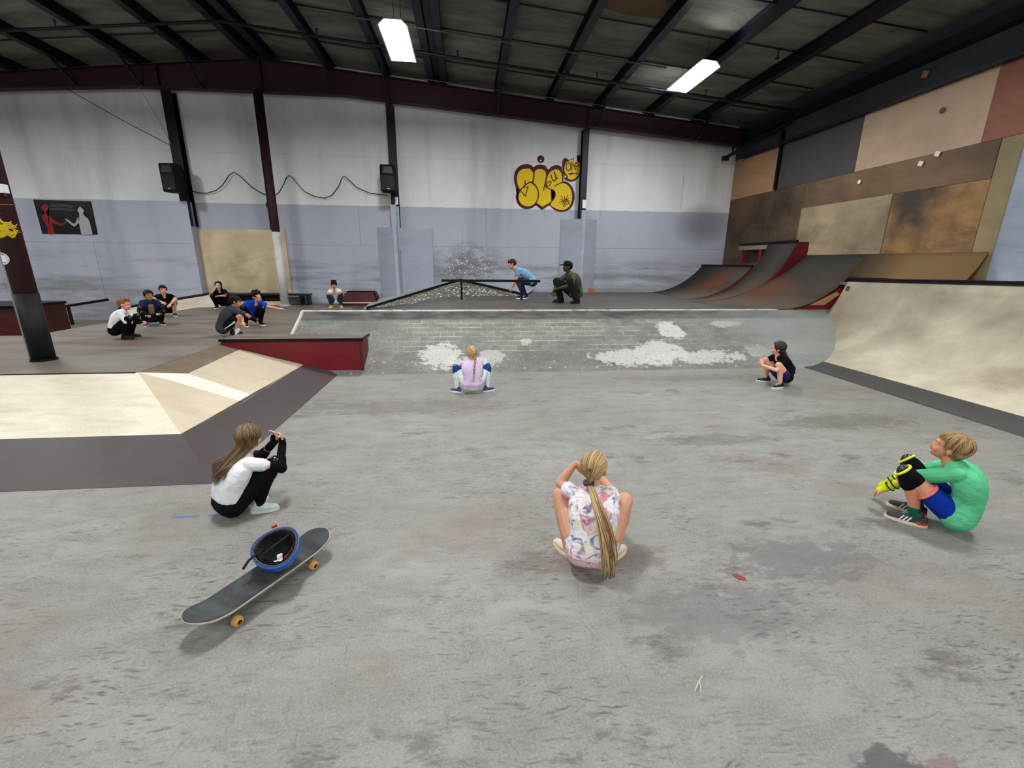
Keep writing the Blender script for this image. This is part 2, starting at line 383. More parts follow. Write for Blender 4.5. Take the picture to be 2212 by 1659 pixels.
# ------------------------------------------------------------------ room shell
ZD, ZU = .47, .82          # lower and upper deck heights
YW, XW = 13.6, 7.94        # back wall and right wall planes
bm = nb(); box2(bm, (-17, -9, -.2), (8.2, 13.8, 0)); struct(mk('floor', bm, floor_mat()))
bm = nb(); box2(bm, (-17, YW, -.1), (8.2, YW+.2, 6.6)); struct(mk('wall_back', bm, wall_back_mat()))
mblue = ply_mat('blue painted right wall', (160, 172, 186), (146, 158, 172), (118, 124, 130), .5, (1, 1, 4), .7, seed=9)
bm = nb(); box2(bm, (XW, -9, -.1), (XW+.2, YW, 6.1)); struct(mk('wall_right', bm, mblue))
bm = nb(); box2(bm, (-17.2, -9, -.1), (-17, 13.8, 6.1)); struct(mk('wall_left', bm, wall_left if False else plain('grey wall', (150, 152, 156), .8)))
def roof_z(x): return 6.66 - .09*abs(x+4.9)
mceil = NT('quilted insulation ceiling', .85, spec=.15)
nn = mceil.noise(mceil.mapping((.7, 2.2, 1)), 1.1, 5, .6, .5)
mceil.color(mceil.mix(mceil.ramp(nn, .35, .68), srgb((92, 91, 86)), srgb((130, 127, 118)))); mceil.bump(nn, .6, .08)
bm = nb()
prism(bm, [(-17, roof_z(-17)), (-4.9, roof_z(-4.9)), (8.2, roof_z(8.2)), (8.2, roof_z(8.2)+.15), (-4.9, roof_z(-4.9)+.15), (-17, roof_z(-17)+.15)], -9, 13.8, 'Y')
struct(mk('ceiling', bm, mceil.m))

bm = nb(); box2(bm, (-17, 13.34, 0), (-7.30, YW, 3.17)); r_ = mk('wall_board', bm, bpy.data.objects['wall_back'].data.materials[0]); r_['kind'] = 'structure'; r_.name = 'wall_lower_left'
bm = nb(); box2(bm, (-7.335, 13.325, .4), (-7.29, 13.34, 3.17)); tag(mk('trim_board', bm, plain('pale blue trim', (168, 172, 184), .7)), 'blue vertical trim board left of the tan plywood sheet', 'trim')
# roof purlins: cold-formed Z sections running toward the camera
def zsec(x, z, side=1, h=.2, w=.07, t=.012):
    s = side
    return [(x-t/2*1, z), (x+s*w, z), (x+s*w, z-t), (x+t/2, z-t), (x+t/2, z-h+t), (x+t/2, z-h), (x-s*w, z-h), (x-s*w, z-h+t), (x-t/2, z-h+t)]
PX = [-16.1, -14.7, -13.3, -11.95, -10.55, -9.2, -7.75, -6.37, -5.1, -4.7, -3.31, -1.92, -.8, -.48, .9, 2.3, 3.62, 5.05, 6.45]
for i, x in enumerate(PX):
    bm = nb(); z = roof_z(x)-.005
    box2(bm, (x-.08, -9, z-.012), (x+.08, YW, z)); box2(bm, (x-.012, -9, z-.2), (x+.012, YW, z-.012)); box2(bm, (x-.08, -9, z-.212), (x+.08, YW, z-.2))
    where = ('at the roof ridge' if -5.2 < x < -4.6 else 'left of the roof ridge, the %s from it' % ['', 'nearest', 'second', 'third', 'fourth', 'fifth', 'sixth', 'seventh', 'eighth', 'ninth'][9-i-1+0 if i < 8 else 0] if i < 8 else
             'right of the roof ridge, the %s from it' % ['', 'nearest', 'second', 'third', 'fourth', 'fifth', 'sixth', 'seventh', 'eighth', 'ninth'][i-9])
    if i in (8, 9): where = ('left' if i == 8 else 'right') + ' one of the pair along the roof ridge'
    o = tag(mk('roof_purlin', bm, M_steel), 'dark steel roof purlin ' + where, 'roof beam', 'steel purlins under the roof')
# double beam (a strut channel) beside the left lamp
bm = nb(); box2(bm, (-.70, -9, roof_z(-.6)-.12), (-.58, YW-.5, roof_z(-.6)-.02)); tag(mk('roof_strut', bm, M_steel), 'narrow grey strut between the close pair of purlins right of the left lamp', 'roof beam')
# thin bracing rods across
for y, nm in ((5.2, 'nearest'), (6.6, 'second'), (8.05, 'third'), (9.3, 'fourth'), (10.62, 'fifth'), (12.15, 'sixth')):
    bm = nb(); rings(bm, [(x, y, roof_z(x)-.03) for x in (-16.9, -4.9, 7.8)], [.014]*3, 6)
    tag(mk('bracing_rod', bm, M_steel), 'thin dark bracing rod crossing the purlins, the %s one from the camera' % nm, 'rod', 'bracing rods across the ceiling')
bm = nb(); rings(bm, [(x, 12.82, roof_z(x)-.24) for x in (-1.0, 7.0)], [.014]*2, 6); tag(mk('conduit', bm, plain('galvanised conduit', (84, 84, 84), .5, .5)), 'thin grey electrical conduit hung just before the maroon roof girder', 'conduit')
bm = nb(); rings(bm, [(x, 10.25, roof_z(x)-.24) for x in (-3.0, 4.2)], [.014]*2, 6); tag(mk('conduit', bm, MATS['galvanised conduit']), 'thin grey electrical conduit running past the left ceiling lamp', 'conduit')
bm = nb(); slab(bm, [(2.38, 8.5, roof_z(2.4)-.03), (3.52, 8.5, roof_z(3.5)-.03), (3.5, 8.98, roof_z(3.4)-.05), (2.9, 9.1, roof_z(2.9)-.02), (2.4, 8.95, roof_z(2.42)-.04)][::-1], .012); tag(mk('torn_insulation', bm, plain('brown torn backing', (92, 72, 52), .8, var=.4, scale=5)), 'brown torn patch hanging from the ceiling insulation at the top of the frame', 'insulation')
# sprinkler main
spz = lambda x: roof_z(x)-.29
root = thing('sprinkler_pipe', 'dark sprinkler pipe crossing below the purlins with upright heads', 'pipe', (0, 11.2, 0))
bm = nb(); rings(bm, [(x, 0, spz(x)) for x in (-16.9, -4.9, 7.85)], [.03]*3, 10); mk('pipe', bm, M_steel, root)
for x in (-8.0, -3.0, -.1, 3.0, 5.6):
    bm = nb(); tube(bm, (x, 0, spz(x)), (x, 0, spz(x)+.12), .012, 8); tube(bm, (x, 0, spz(x)+.12), (x, 0, spz(x)+.135), .03, 8); mk('sprinkler_head', bm, M_steel, root)
for x in (-12, -6.4, -1.9, 2.3, 6.45):
    bm = nb(); tube(bm, (x, 0, spz(x)), (x, 0, roof_z(x)-.01), .008, 6); mk('hanger', bm, M_steel, root)
bm = nb(); tube(bm, (7.85, 0, spz(7.85)+.03), (7.85, 0, spz(7.85)-.25), .025, 8); mk('end_drop', bm, M_steel, root)
bm = nb(); tube(bm, (0, 0, 0), (0, 0, -.16), .012, 8); tube(bm, (0, 0, -.16), (0, 0, -.18), .05, 10, .03); box2(bm, (-.06, -.012, -.03), (.06, .012, 0))
o = tag(mk('ceiling_sensor', bm, M_black), 'small dark sprinkler head hanging alone between two purlins, upper right', 'sprinkler'); o.location = (6.0, 9.3, roof_z(6.0)-.02)

# roof girder of the frame before the back wall
YG = 13.2
root = thing('roof_girder', 'deep maroon tapered roof girder spanning in front of the back wall', 'girder', (0, YG, 0))
top = lambda x: roof_z(x)-.215
bot = lambda x: 5.71 - (.075*(x+5.0) if x > -5.0 and x > -3 else 0) - (.02*(-x-8.2) if x < -8.2 else 0) if x < 7.9 else 4.86
def botf(x):
    if x < -8: return 5.74-.06*(-x-8)
    if x < -3: return 5.74
    return 5.74 - (x+3)*(.86/10.9)
bm = nb(); xs = [-16.9, -12, -8, -5, -4.9, -3, 0, 3, 6, 7.9]
for a, b in zip(xs, xs[1:]):
    prism(bm, [(a, botf(a)), (b, botf(b)), (b, top(b)), (a, top(a))], -.008, .008, 'Y')
mk('web', bm, M_maroon, root)
for nm, fn in (('top_flange', top), ('bottom_flange', botf)):
    bm = nb()
    for a, b in zip(xs, xs[1:]): bar(bm, (a, 0, fn(a)), (b, 0, fn(b)), .22, .02)
    mk(nm, bm, M_maroon, root)
for x in (-4.95, -1.9, 3.35, -7.35):
    bm = nb(); bar(bm, (x, -.06, botf(x)+.01), (x, -.06, top(x)-.01), .02, .1, V((0, 1, 0))); mk('stiffener', bm, M_maroon, root)
# knee braces from purlins to the bottom flange
for x in (-9.2, -7.75, -6.37, -3.31, -1.92, .9, 3.62, 6.45):
    bm = nb(); bar(bm, (x, YG-.75, roof_z(x)-.2), (x, YG-.1, botf(x)+.03), .05, .05); box2(bm, (x-.03, YG-.12, botf(x)), (x+.03, YG-.09, botf(x)+.1))
    tag(mk('flange_brace', bm, M_steel), 'small dark angle brace from purlin down to the girder, %s' % {-9.2: 'far left', -7.75: 'left of the left wall column', -6.37: 'just left of the ridge column', -3.31: 'just right of the ridge column', -1.92: 'above the right loudspeaker', .9: 'above the wall centre', 3.62: 'above the graffiti', 6.45: 'by the right corner'}[x], 'brace', 'flange braces on the girder')
# columns in the back wall
def wcol(x, w, z0, ztop, label, white=None):
    r = thing('wall_column', label, 'column', (x, 13.45, 0))
    bm = nb(); box2(bm, (-w/2, -.1, z0), (w/2, -.085, ztop)); box2(bm, (-.01, -.085, z0), (.01, .13, ztop)); box2(bm, (-w/2, .115, z0), (w/2, .13, ztop)); mk('shaft', bm, M_steel if x != -7.35 else M_black, r)
    if white: 
        bm = nb(); box2(bm, (white[2], -.106, white[0]), (w/2+.004, -.101, 3.19)); mk('white_paint', bm, M_white, r)['label'] = 'white painted patch'
        bm = nb(); box2(bm, (white[2], -.106, white[1]), (w/2+.004, -.101, 3.189)); mk('blue_paint', bm, mblue, r)['label'] = 'blue painted lower face'
    return r
wcol(-7.35, .24, 2.55, botf(-7.35), 'black steel wall column behind the left loudspeaker')
wcol(-1.92, .19, 2.0, botf(-1.92), 'dark steel wall column carrying the right loudspeaker', (3.15, 2.0, -.03))
wcol(3.36, .17, 2.0, botf(3.36), 'dark steel wall column right of the yellow graffiti', (3.15, 2.0, -.03))
bm = nb(); box2(bm, (3.34, 13.335, 3.19), (3.445, 13.345, 3.42)); tag(mk('paint_patch', bm, M_white), 'white painted band on the column right of the graffiti', 'paint')
bm = nb(); box2(bm, (-1.95, 13.335, 3.19), (-1.83, 13.345, 3.38)); tag(mk('paint_patch', bm, M_white), 'white painted band on the column under the right loudspeaker', 'paint')
# boxed-in column feet
mbx1 = ply_mat('blue boxing board', (168, 172, 184), (158, 162, 174), (138, 140, 150), .4, (1, 1, 2), .7, seed=12)
bm = nb(); prism(bm, [(2.78, YW-.02), (3.34, YW-.42), (3.40, YW-.42), (3.86, YW-.02)], .8, 2.9, 'Z')
tag(mk('column_boxing', bm, mbx1), 'blue wedge-shaped board boxing around the column below the graffiti', 'boxing')
bm = nb(); prism(bm, [(-2.5, YW-.02), (-1.99, YW-.42), (-1.90, YW-.42), (-1.85, YW-.1), (-.95, YW-.1), (-.95, YW-.02)], .45, 2.6, 'Z')
bm2 = nb(); prism(bm2, [(-2.02, YW-.40), (-1.88, YW-.40), (-1.88, YW-.25), (-2.02, YW-.25)], 2.6, 3.17, 'Z')
r = thing('column_boxing', 'blue board boxing around the column foot under the right loudspeaker', 'boxing'); mk('panel', bm, mbx1, r); mk('corner_board', bm2, mbx1, r)

# ridge column (round pipe, white foot)
r = thing('ridge_column', 'round maroon steel column with a white painted foot, before the back wall', 'column', (-5.05, YG-.1, ZD))
bm = nb(); tube(bm, (0, 0, 0), (0, 0, 5.27), .1, 20); mk('shaft', bm, M_maroon, r, True)
mwf = ply_mat('scuffed white paint', (222, 222, 216), (206, 204, 196), (120, 112, 100), .5, (4, 4, 4), .6, seed=15)
bm = nb(); tube(bm, (0, 0, 0), (0, 0, 1.95), .107, 20); mk('white_foot', bm, mwf, r, True)['label'] = 'scuffed white painted foot'
bm = nb(); tube(bm, (0, 0, 0), (0, 0, .03), .15, 16); mk('base_plate', bm, mwf, r)
bm = nb(); tube(bm, (-.11, -.02, 2.0), (-.11, -.02, 5.2), .018, 8); box2(bm, (-.15, -.05, 2.55), (-.09, 0, 2.68)); mk('conduit', bm, M_steel, r)

# near column at left: H section with stickers
r = thing('steel_column', 'thick maroon steel column with a black lower wrap at the left edge', 'column', (-5.27, 5.98, ZD))
bm = nb(); tube(bm, (0, 0, 0), (0, 0, 5.9), .108, 28); mk('shaft', bm, M_maroon, r, True)
bm = nb(); tube(bm, (0, 0, 0), (0, 0, .82), .114, 28); mk('black_wrap', bm, plain('black rubber wrap', (20, 19, 20), .6, var=.3, scale=14), r, True)
bm = nb(); tube(bm, (0, 0, 0), (0, 0, .025), .13, 28); mk('base_ring', bm, M_black, r)
bm = nb(); bar(bm, (-.118, -.02, .03), (-.118, -.02, 5.6), .022, .05); mk('pale_edge', bm, plain('worn bare edge', (138, 138, 130), .6), r)['label'] = 'pale worn edge strip'
mst = plain('white sticker', (232, 232, 230), .5, var=.05); mstk = plain('grey sticker', (140, 132, 134), .5)
def sticker(z, ang, rad, mat, nm='sticker', sq=False):
    bm = nb()
    def P(u, v): a = ang + u/.113; return V((math.sin(a)*.1155, -math.cos(a)*.1155, z+v))
    if sq: poly(bm, [P(-rad, -rad), P(rad, -rad), P(rad, rad), P(-rad, rad)])
    else: poly(bm, [P(rad*math.cos(t*math.pi/9), rad*math.sin(t*math.pi/9)) for t in range(18)])
    return mk(nm, bm, mat, r)
sticker(1.22, -.35, .068, plain('pale grey sticker', (186, 190, 184), .5)); s = sticker(1.22, -.35, .036, M_white, sq=True); s.scale = (1.01, 1.01, 1)
sticker(1.72, .1, .045, mst); sticker(1.64, .15, .038, mstk); sticker(1.58, .1, .03, mstk, sq=True); sticker(1.74, -.35, .02, plain('blue sticker', (70, 100, 160), .5))
for z in (1.50, 1.80):
    bm = nb(); rings(bm, [(math.sin(a)*.112, -math.cos(a)*.112, z+.01*a) for a in [k*.25-2.4 for k in range(20)]], [.007]*20, 6); mk('band', bm, plain('orange band', (150, 62, 44), .5), r)
yb = nb()
for k in range(9):
    a = .35+.12*(k % 4); z = 1.47+.018*k
    rings(yb, [(math.sin(a+q*.25)*.125, -math.cos(a+q*.25)*.125, z+.02*math.sin(q*2+k)) for q in range(-3, 4)], [.004, .010, .014, .016, .014, .010, .004], 7)
mk('ribbon_knot', yb, plain('yellow ribbon', (196, 172, 20), .7), r)['label'] = 'knotted yellow ribbon'
bm = nb(); box2(bm, (.09, -.1, 1.93), (.15, -.03, 2.02)); mk('switch_box', bm, M_white, r)
bm = nb(); rings(bm, [(-.1, -.12, 1.9), (.0, -.13, 1.98), (.08, -.1, 2.05), (.11, -.08, 2.0), (.12, -.05, 1.9)], [.012]*5, 8); mk('bent_pipe', bm, plain('brown pipe', (96, 52, 44), .5), r)

# ------------------------------------------------------------------ decks and banks
def deck_floor():
    bm = nb()
    prism(bm, [(-16.95, 5.22), (-3.70, 5.22), (-3.70, 7.0), (-3.0, 7.0), (-3.0, YW-.005), (-7.1, YW-.005), (-7.1, 8.0), (-16.95, 8.0)], ZD-.03, ZD, 'Z'); return bm
r = thing('lower_deck', 'low brown wooden deck where most of the kids crouch, at the left', 'deck')
mk('deck_boards', deck_floor(), M_deck, r)
bm = nb()
slab(bm, [(-9.5, 8.0, .07), (-7.1, 8.0, ZD), (-7.1, 13.335, ZD), (-9.5, 13.335, .07)], .03)
slab(bm, [(-16.95, 8.0, .07), (-9.5, 8.0, .07), (-9.5, 13.335, .07), (-16.95, 13.335, .07)], .03)
mk('sloped_boards', bm, M_deck, r)
bm = nb(); box2(bm, (-16.95, 5.2, ZD-.012), (-3.7, 5.24, ZD+.004)); mk('edge_strip', bm, M_black, r)
bm = nb(); box2(bm, (-17, 7.97, .0), (-7.1, 8.0, ZD-.031)); box2(bm, (-3.02, 7.8, 0), (-3.0, YW, ZD-.031)); mk('fascia', bm, M_darkred, r)
# pyramid bank, two faces meeting on a hip
r = thing('pyramid_bank', 'cream plywood pyramid bank with dark transition plates at lower left', 'ramp')
def S(u, w): return None
zl = lambda y: (y-3.37)*(ZD/1.85)       # left face height by Y
hx = lambda t: -2.0-t*1.68; hy = lambda t: 3.37+t*1.85
def LF(x, t): return (x, hy(t), ZD*t+.003)
def RF(y, t): return (hx(t), y, ZD*t+.003)
T1 = .36
bm = nb(); slab(bm, [LF(-16.95, T1), LF(hx(T1), T1), LF(hx(1), 1), LF(-16.95, 1)], .02); mk('front_face', bm, M_cream, r)['label'] = 'cream scuffed face toward the camera'
bm = nb(); slab(bm, [LF(-16.95, 0), LF(hx(0), 0), LF(hx(T1), T1), LF(-16.95, T1)], .02); mk('front_plate', bm, M_plate, r)['label'] = 'dark plate along the foot of the front face'
T2 = .31; YE = 6.95
bm = nb()
slab(bm, [RF(hy(T1), T1), RF(5.1, T2), RF(hy(1)-.05, .97), RF(hy(1), 1)], .02) if False else None
# right face: tan triangle, pale strip, tan sheet, brown top strip
A = RF(hy(T1), T1)
slab(bm, [A, RF(5.05, T2), RF(5.2, .80), RF(hy(1), 1)], .02, 1, 1)
slab(bm, [RF(5.05, T2), RF(5.30, T2), RF(5.52, .80), RF(5.22, 1), RF(5.2, .80)], .02, 0, 0)
mk('side_face', bm, [M_creamw, M_cream2], r)['label'] = 'tan face with a pale strip across it'
bm = nb(); slab(bm, [RF(5.30, T2), RF(YE, T2), RF(YE, .84), RF(5.52, .80)], .02); mk('side_sheet', bm, M_cream2, r)
bm = nb(); slab(bm, [RF(5.52, .80), RF(YE, .84), RF(YE, 1), RF(5.22, 1)], .02); mk('top_strip', bm, ply_mat('scuffed brown strip', (128, 112, 94), (110, 96, 82), (84, 66, 58), .5, (3, 3, 1), .5, seed=21), r)['label'] = 'brown scuffed strip below the deck edge'
bm = nb(); slab(bm, [RF(hy(0), 0), RF(YE, 0), RF(YE, T2), RF(hy(T1), T1)], .02); mk('side_plate', bm, M_plate, r)['label'] = 'dark plate along the foot of the side face'
# red ledge box
r = thing('ledge_box', 'red sided ledge box with a black steel edge between pyramid bank and brick bank', 'ledge')
bm = nb(); prism(bm, [(-3.68, .02), (-1.64, .02), (-1.62, .53), (-3.68, .53)], 6.97, 6.985, 'Y'); box2(bm, (-1.655, 6.985, .02), (-1.635, 7.44, .53)); mk('red_panel', bm, M_red, r)
bm = nb(); slab(bm, [(-3.68, 6.97, .545), (-1.60, 6.97, .545), (-1.60, 7.46, .545), (-3.68, 7.46, .545)], .02); mk('top_board', bm, M_deck, r)
bm = nb(); box2(bm, (-3.7, 6.95, .512), (-1.6, 6.985, .549)); box2(bm, (-1.625, 6.985, .512), (-1.598, 7.46, .549)); mk('steel_edge', bm, M_black, r)
bm = nb(); box2(bm, (-1.665, 6.955, .0), (-1.625, 6.985, .50)); mk('corner_trim', bm, M_darkred, r)
# concrete bank
prof = [(6.84, 0), (7.0, .055), (7.35, .235), (7.8, .465), (8.2, .67), (8.34, .735), (8.40, .785), (8.45, .808), (8.56, .815), (8.56, 0)]
bm = nb(); xs = [-3.0 + i*.42 for i in range(26)]
ring = []
for x in xs:
    row = []
    for k, (y, z) in enumerate(prof):
        w = (.012*math.sin(x*5.1+k)+.01*math.sin(x*11.3+k*2)) if 0 < k < 9 else 0
        row.append(bm.verts.new((x, y+w*.6, z + (w*.25 if k < 8 else 0))))
    ring.append(row)
for a, b in zip(ring, ring[1:]):
    for k in range(len(prof)-1): bm.faces.new((a[k], a[k+1], b[k+1], b[k]))
bm.faces.new(ring[0]); bm.faces.new(ring[-1][::-1])
bmesh.ops.recalc_face_normals(bm, faces=bm.faces[:])
tag(mk('concrete_bank', bm, M_bank), 'long rough grey concrete bank with brick pattern and white worn patches', 'ramp')
# upper deck
r = thing('upper_deck', 'grey wooden upper deck behind the concrete bank where two adults squat', 'deck')
bm = nb(); prism(bm, [(-.57, ZU-.03), (XW-.005, ZU-.03), (XW-.005, ZU), (-.57, ZU)], 8.57, YW-.005, 'Y'); mk('deck_boards', bm, M_deck2, r)
bm = nb(); prism(bm, [(-2.98, ZD-.03), (-2.6, ZD-.03), (-.57, ZU-.03), (-.57, ZU), (-2.6, ZD+.0), (-2.98, ZD)], 8.57, YW-.005, 'Y'); mk('sloped_boards', bm, M_deck2, r)

# glitter covered bank against the wall
mg = NT('broken tile painted sparkle', .5, spec=.5)
v1 = mg.voro(mg.mapping((9, 9, 9)), 1.2); nz = mg.noise(mg.mapping((1, 1, 1)), 9, 4)
cg = mg.mix(mg.ramp(nz, .35, .65), srgb((58, 56, 46)), srgb((112, 108, 90)))
cg = mg.mix(mg.ramp(v1, .24, .34, 1, 0), cg, srgb((250, 248, 238))); mg.color(cg)  # near-white dots paint the tile's sparkle into its colour
r = thing('corner_bank', 'small peaked bank of glinting broken tile with black edges against the blue wall', 'ramp')
bm = nb()
ap = (-.18, 13.5, 1.15); L0 = (-2.55, 11.75, .50); R0 = (1.54, 11.95, .827); F0 = (-.42, 11.72, .825); F1 = (-1.15, 11.15, .72)
poly(bm, [F0, R0, ap], 0); poly(bm, [F1, F0, ap], 0); poly(bm, [L0, F1, ap], 0)
mk('tile_face', bm, mg.m, r)
bm = nb(); up_ = V((0, 0, .025))
bar(bm, V(L0)+up_, V(ap)+up_, .06, .07); bar(bm, V(ap)+up_, V(R0)+up_, .06, .07); mk('edge_bar', bm, M_black, r)
bm = nb(); poly(bm, [L0, ap, (-.18, 13.58, 1.2), (-2.7, 13.58, .62), (-2.7, 12.0, .49)]); poly(bm, [ap, R0, (2.0, 13.58, .9), (-.18, 13.58, 1.2)]); mk('back_face', bm, plain('grey wall side paint', (160, 162, 166), .7), r)
# flat rail on upper deck
def rail(name, label, A, B, legs, thick, zf, mat=M_black):
    r = thing(name, label, 'rail')
    bm = nb(); bar(bm, A, B, thick, thick); mk('rail_bar', bm, mat, r)
    for (x, y, z0, z1) in legs:
        bm = nb(); bar(bm, (x, y, z0+.012), (x, y, z1), thick*.85, thick*.85, V((0, 1, 0))); mk('leg', bm, mat, r)
        bm = nb(); box(bm, (x, y, z0+.006), (.16, .12, .012)); mk('foot_plate', bm, M_metal, r)
    return r
rail('flat_rail', 'black square flat rail standing before the glinting bank and the blue shirted man', (-.57, 10.62, 1.27), (1.70, 10.45, 1.27), [(-.12, 10.585, ZU, 1.25), (1.27, 10.48, ZU, 1.25)], .055, ZU)
rail('sloped_rail', 'dark sloped rail by the blue wall at the far left', (-10.9, 12.4, .40), (-9.0, 12.3, .70), [(-10.0, 12.35, .06, .53), (-10.8, 12.4, .06, .4)], .06, ZD)
# curb bank along the wall
r = thing('curb_bank', 'low cream bank with a dark coping along the foot of the blue wall at left', 'ramp')
zf = lambda x: ZD if x > -7.1 else ZD-.4*(-7.1-x)/2.4
bm = nb()
for (xa, xb) in ((-9.5, -7.1), (-7.1, -6.62)):
    ya, yb = (13.0, 12.6) if xb < -7 else (12.6, 12.8)
    slab(bm, [(xa, ya, zf(xa)+.004), (xb, yb, zf(xb)+.004), (xb, 13.3, zf(xb)+.29), (xa, 13.3, zf(xa)+.29)], .02)
mk('bank_face', bm, M_cream, r)
bm = nb(); box2(bm, (-6.62, 13.30, ZD), (-5.2, 13.33, ZD+.1)); mk('kick_board', bm, M_cream, r)
bm = nb(); rings(bm, [(-9.5, 13.3, zf(-9.5)+.31), (-7.1, 13.3, zf(-7.1)+.31), (-6.62, 13.42, ZD+.31)], [.035]*3, 10); mk('coping', bm, M_black, r)
r = thing('bench', 'long low black bench against the wall behind the white footed column', 'bench')
bm = nb(); box2(bm, (-6.62, 13.15, ZD+.27), (-4.42, 13.5, ZD+.31)); mk('seat', bm, M_black, r)
bm = nb(); box2(bm, (-6.6, 13.42, ZD+.1), (-5.2, 13.45, ZD+.27)); mk('recess_shade', bm, plain('recess shade brown', (60, 48, 42), .7), r)  # dark sheet painted as the shade of the recess under the seat
for x in (-4.47, -4.65, -5.75, -6.55):
    bm = nb(); box2(bm, (x-.025, 13.18, ZD), (x+.025, 13.46, ZD+.27)); mk('leg', bm, M_black, r)
# cream plywood sheet on the wall
bm = nb(); box2(bm, (-7.3, YW-.035, .79), (-5.0, YW-.001, 2.5)); tag(mk('wall_sheet', bm, ply_mat('tan wall plywood', (218, 200, 162), (206, 188, 150), (126, 110, 92), .75, (.7, 1, 1.2), .65, seed=31)), 'tan plywood sheet with dark scuffs on the blue back wall', 'plywood sheet')
# dark red kicker box
r = thing('kicker_box', 'worn dark red wedge box standing against the back wall', 'box', (-3.0, 13.0, ZD))
bm = nb()
prism(bm, [(-.5, -.02), (.55, -.02), (.38, .39), (-.38, .39)], -.22, .5, 'Y')
bmesh.ops.translate(bm, verts=[v for v in bm.verts if v.co.z > .2 and v.co.y < 0], vec=(0, .25, 0)); mk('body', bm, M_darkred, r)
bm = nb(); bar(bm, (-.4, .03, .39), (.4, .03, .39), .03, .03); bar(bm, (.4, .03, .39), (.57, -.23, 0), .03, .03); mk('edge_trim', bm, M_black, r)
bm = nb(); slab(bm, [(-.42, -.208, .09), (.45, -.208, .09), (.45, -.195, .12), (-.42, -.195, .12)], .004); mk('chipped_strip', bm, M_cream2, r)['label'] = 'bare wood strip where paint wore off'
bm = nb(); prism(bm, [(3.42, ZU), (3.86, ZU), (3.84, ZU+.10), (3.7, ZU+.13), (3.45, ZU+.09)], 13.40, 13.5, 'Y'); tag(mk('wood_scrap', bm, plain('raw orange wood', (150, 98, 58), .8, var=.25, scale=12)), 'small scrap of orange brown wood at the wall foot behind the man in the cap', 'wood scrap')
# far-left red box
r = thing('manual_box', 'dark red wooden box with a tan stripe at the far left edge', 'box', (-10.2, 9.6, .02))
bm = nb(); box2(bm, (-1.6, -.2, .04), (1.65, .9, .78)); mk('body', bm, M_darkred, r)
bm = nb(); box2(bm, (-1.62, -.22, .75), (1.67, .92, .80)); mk('top_edge', bm, M_black, r)
bm = nb(); box2(bm, (-1.6, -.206, .36), (1.3, -.2, .44)); mk('stripe', bm, M_cream2, r)

# ------------------------------------------------------------------ right side ramps
def qprof(x0, z0, R, h, n=14, back=None):
    p = []
    amax = math.acos(1-h/R)
    for i in range(n+1):
        a = amax*i/n; p.append((x0+R*math.sin(a), z0+R*(1-math.cos(a))))
    return p
def quarter(x0, z0, R, h, y0, y1, mat, back, parent, name='skin', dz=0., side=None, side_name='side_panel', thick=.02, zmin=None):
    """curved skin rising toward +X; the side panels close its ends"""
    p = qprof(x0, z0, R, h)
    if zmin: p = [q for q in p if q[1] >= zmin]
    bm = nb()
    rows = [[bm.verts.new((x, y, z + (dz*(y1-y)/(y1-y0) * (i/len(p))))) for i, (x, z) in enumerate(p)] for y in (y0, y1)]
    low = [[bm.verts.new((v.co.x+thick*.6, v.co.y, v.co.z-thick)) for v in r] for r in rows]
    for i in range(len(p)-1):
        bm.faces.new((rows[0][i], rows[0][i+1], rows[1][i+1], rows[1][i])); bm.faces.new((low[0][i], low[1][i], low[1][i+1], low[0][i+1]))
        for k in (0, 1): bm.faces.new((rows[k][i], low[k][i], low[k][i+1], rows[k][i+1]))
    k = len(p)-1
    bm.faces.new((rows[0][k], rows[1][k], low[1][k], low[0][k]))
    bmesh.ops.recalc_face_normals(bm, faces=bm.faces[:])
    o = mk(name, bm, mat, parent)
    for pl in o.data.polygons: pl.use_smooth = len(pl.vertices) == 4 and abs(pl.normal.y) < .5
    if side:
        for yy in side:
            bm = nb(); pts = [(x+.012, z-.02) for x, z in p] + [(back, p[-1][1]-.02), (back, z0)]
            prism(bm, pts, yy-.008, yy+.008, 'Y'); mk(side_name, bm, M_red, parent)
    return p
r = thing('quarter_pipe', 'big beige quarter pipe with black coping on the right', 'ramp')
X0 = 5.74; p = quarter(X0, .0, 1.93, 1.40, -2.0, 8.40, M_ramp, XW-.03, r, dz=.22, side=(8.41,))
bm = nb(); rings(bm, [(p[-1][0]-.01, 8.42, 1.405), (p[-1][0]-.01, -2.0, 1.63)], [.03]*2, 14); mk('coping', bm, M_black, r, True)
bm = nb(); slab(bm, [(p[-1][0], -2.0, 1.61), (XW, -2, 1.61), (XW-.03, 8.4, 1.40), (p[-1][0], 8.4, 1.40)], .03); mk('top_deck', bm, M_ramp, r)
bm = nb(); AA = (0, .046, .092, .138, .184, .225)
pz = lambda a_, y: 1.93*(1-math.cos(a_)) + .010 + .22*(8.4-y)/10.4*(a_/.0922)/15
slab(bm, [(5.60, -2.0, .002), (X0, -2.0, pz(0, -2)), (X0, 6.9, pz(0, 6.9)), (5.70, 6.85, .002)], .001)
for a_, b_ in zip(AA, AA[1:]):
    xa, xb = X0+1.93*math.sin(a_), X0+1.93*math.sin(b_)
    slab(bm, [(xa, -2.0, pz(a_, -2)), (xb, -2.0, pz(b_, -2)), (xb, 7.0, pz(b_, 7.)), (xa, 7.0, pz(a_, 7.))], .006)
mk('foot_plate', bm, M_plate2, r)['label'] = 'dark grey steel plate along the ramp foot'
bm = nb(); box2(bm, (p[-1][0]-.17, 8.30, 1.31), (p[-1][0]-.10, 8.39, 1.36)); mk('coping_end', bm, M_metal, r)
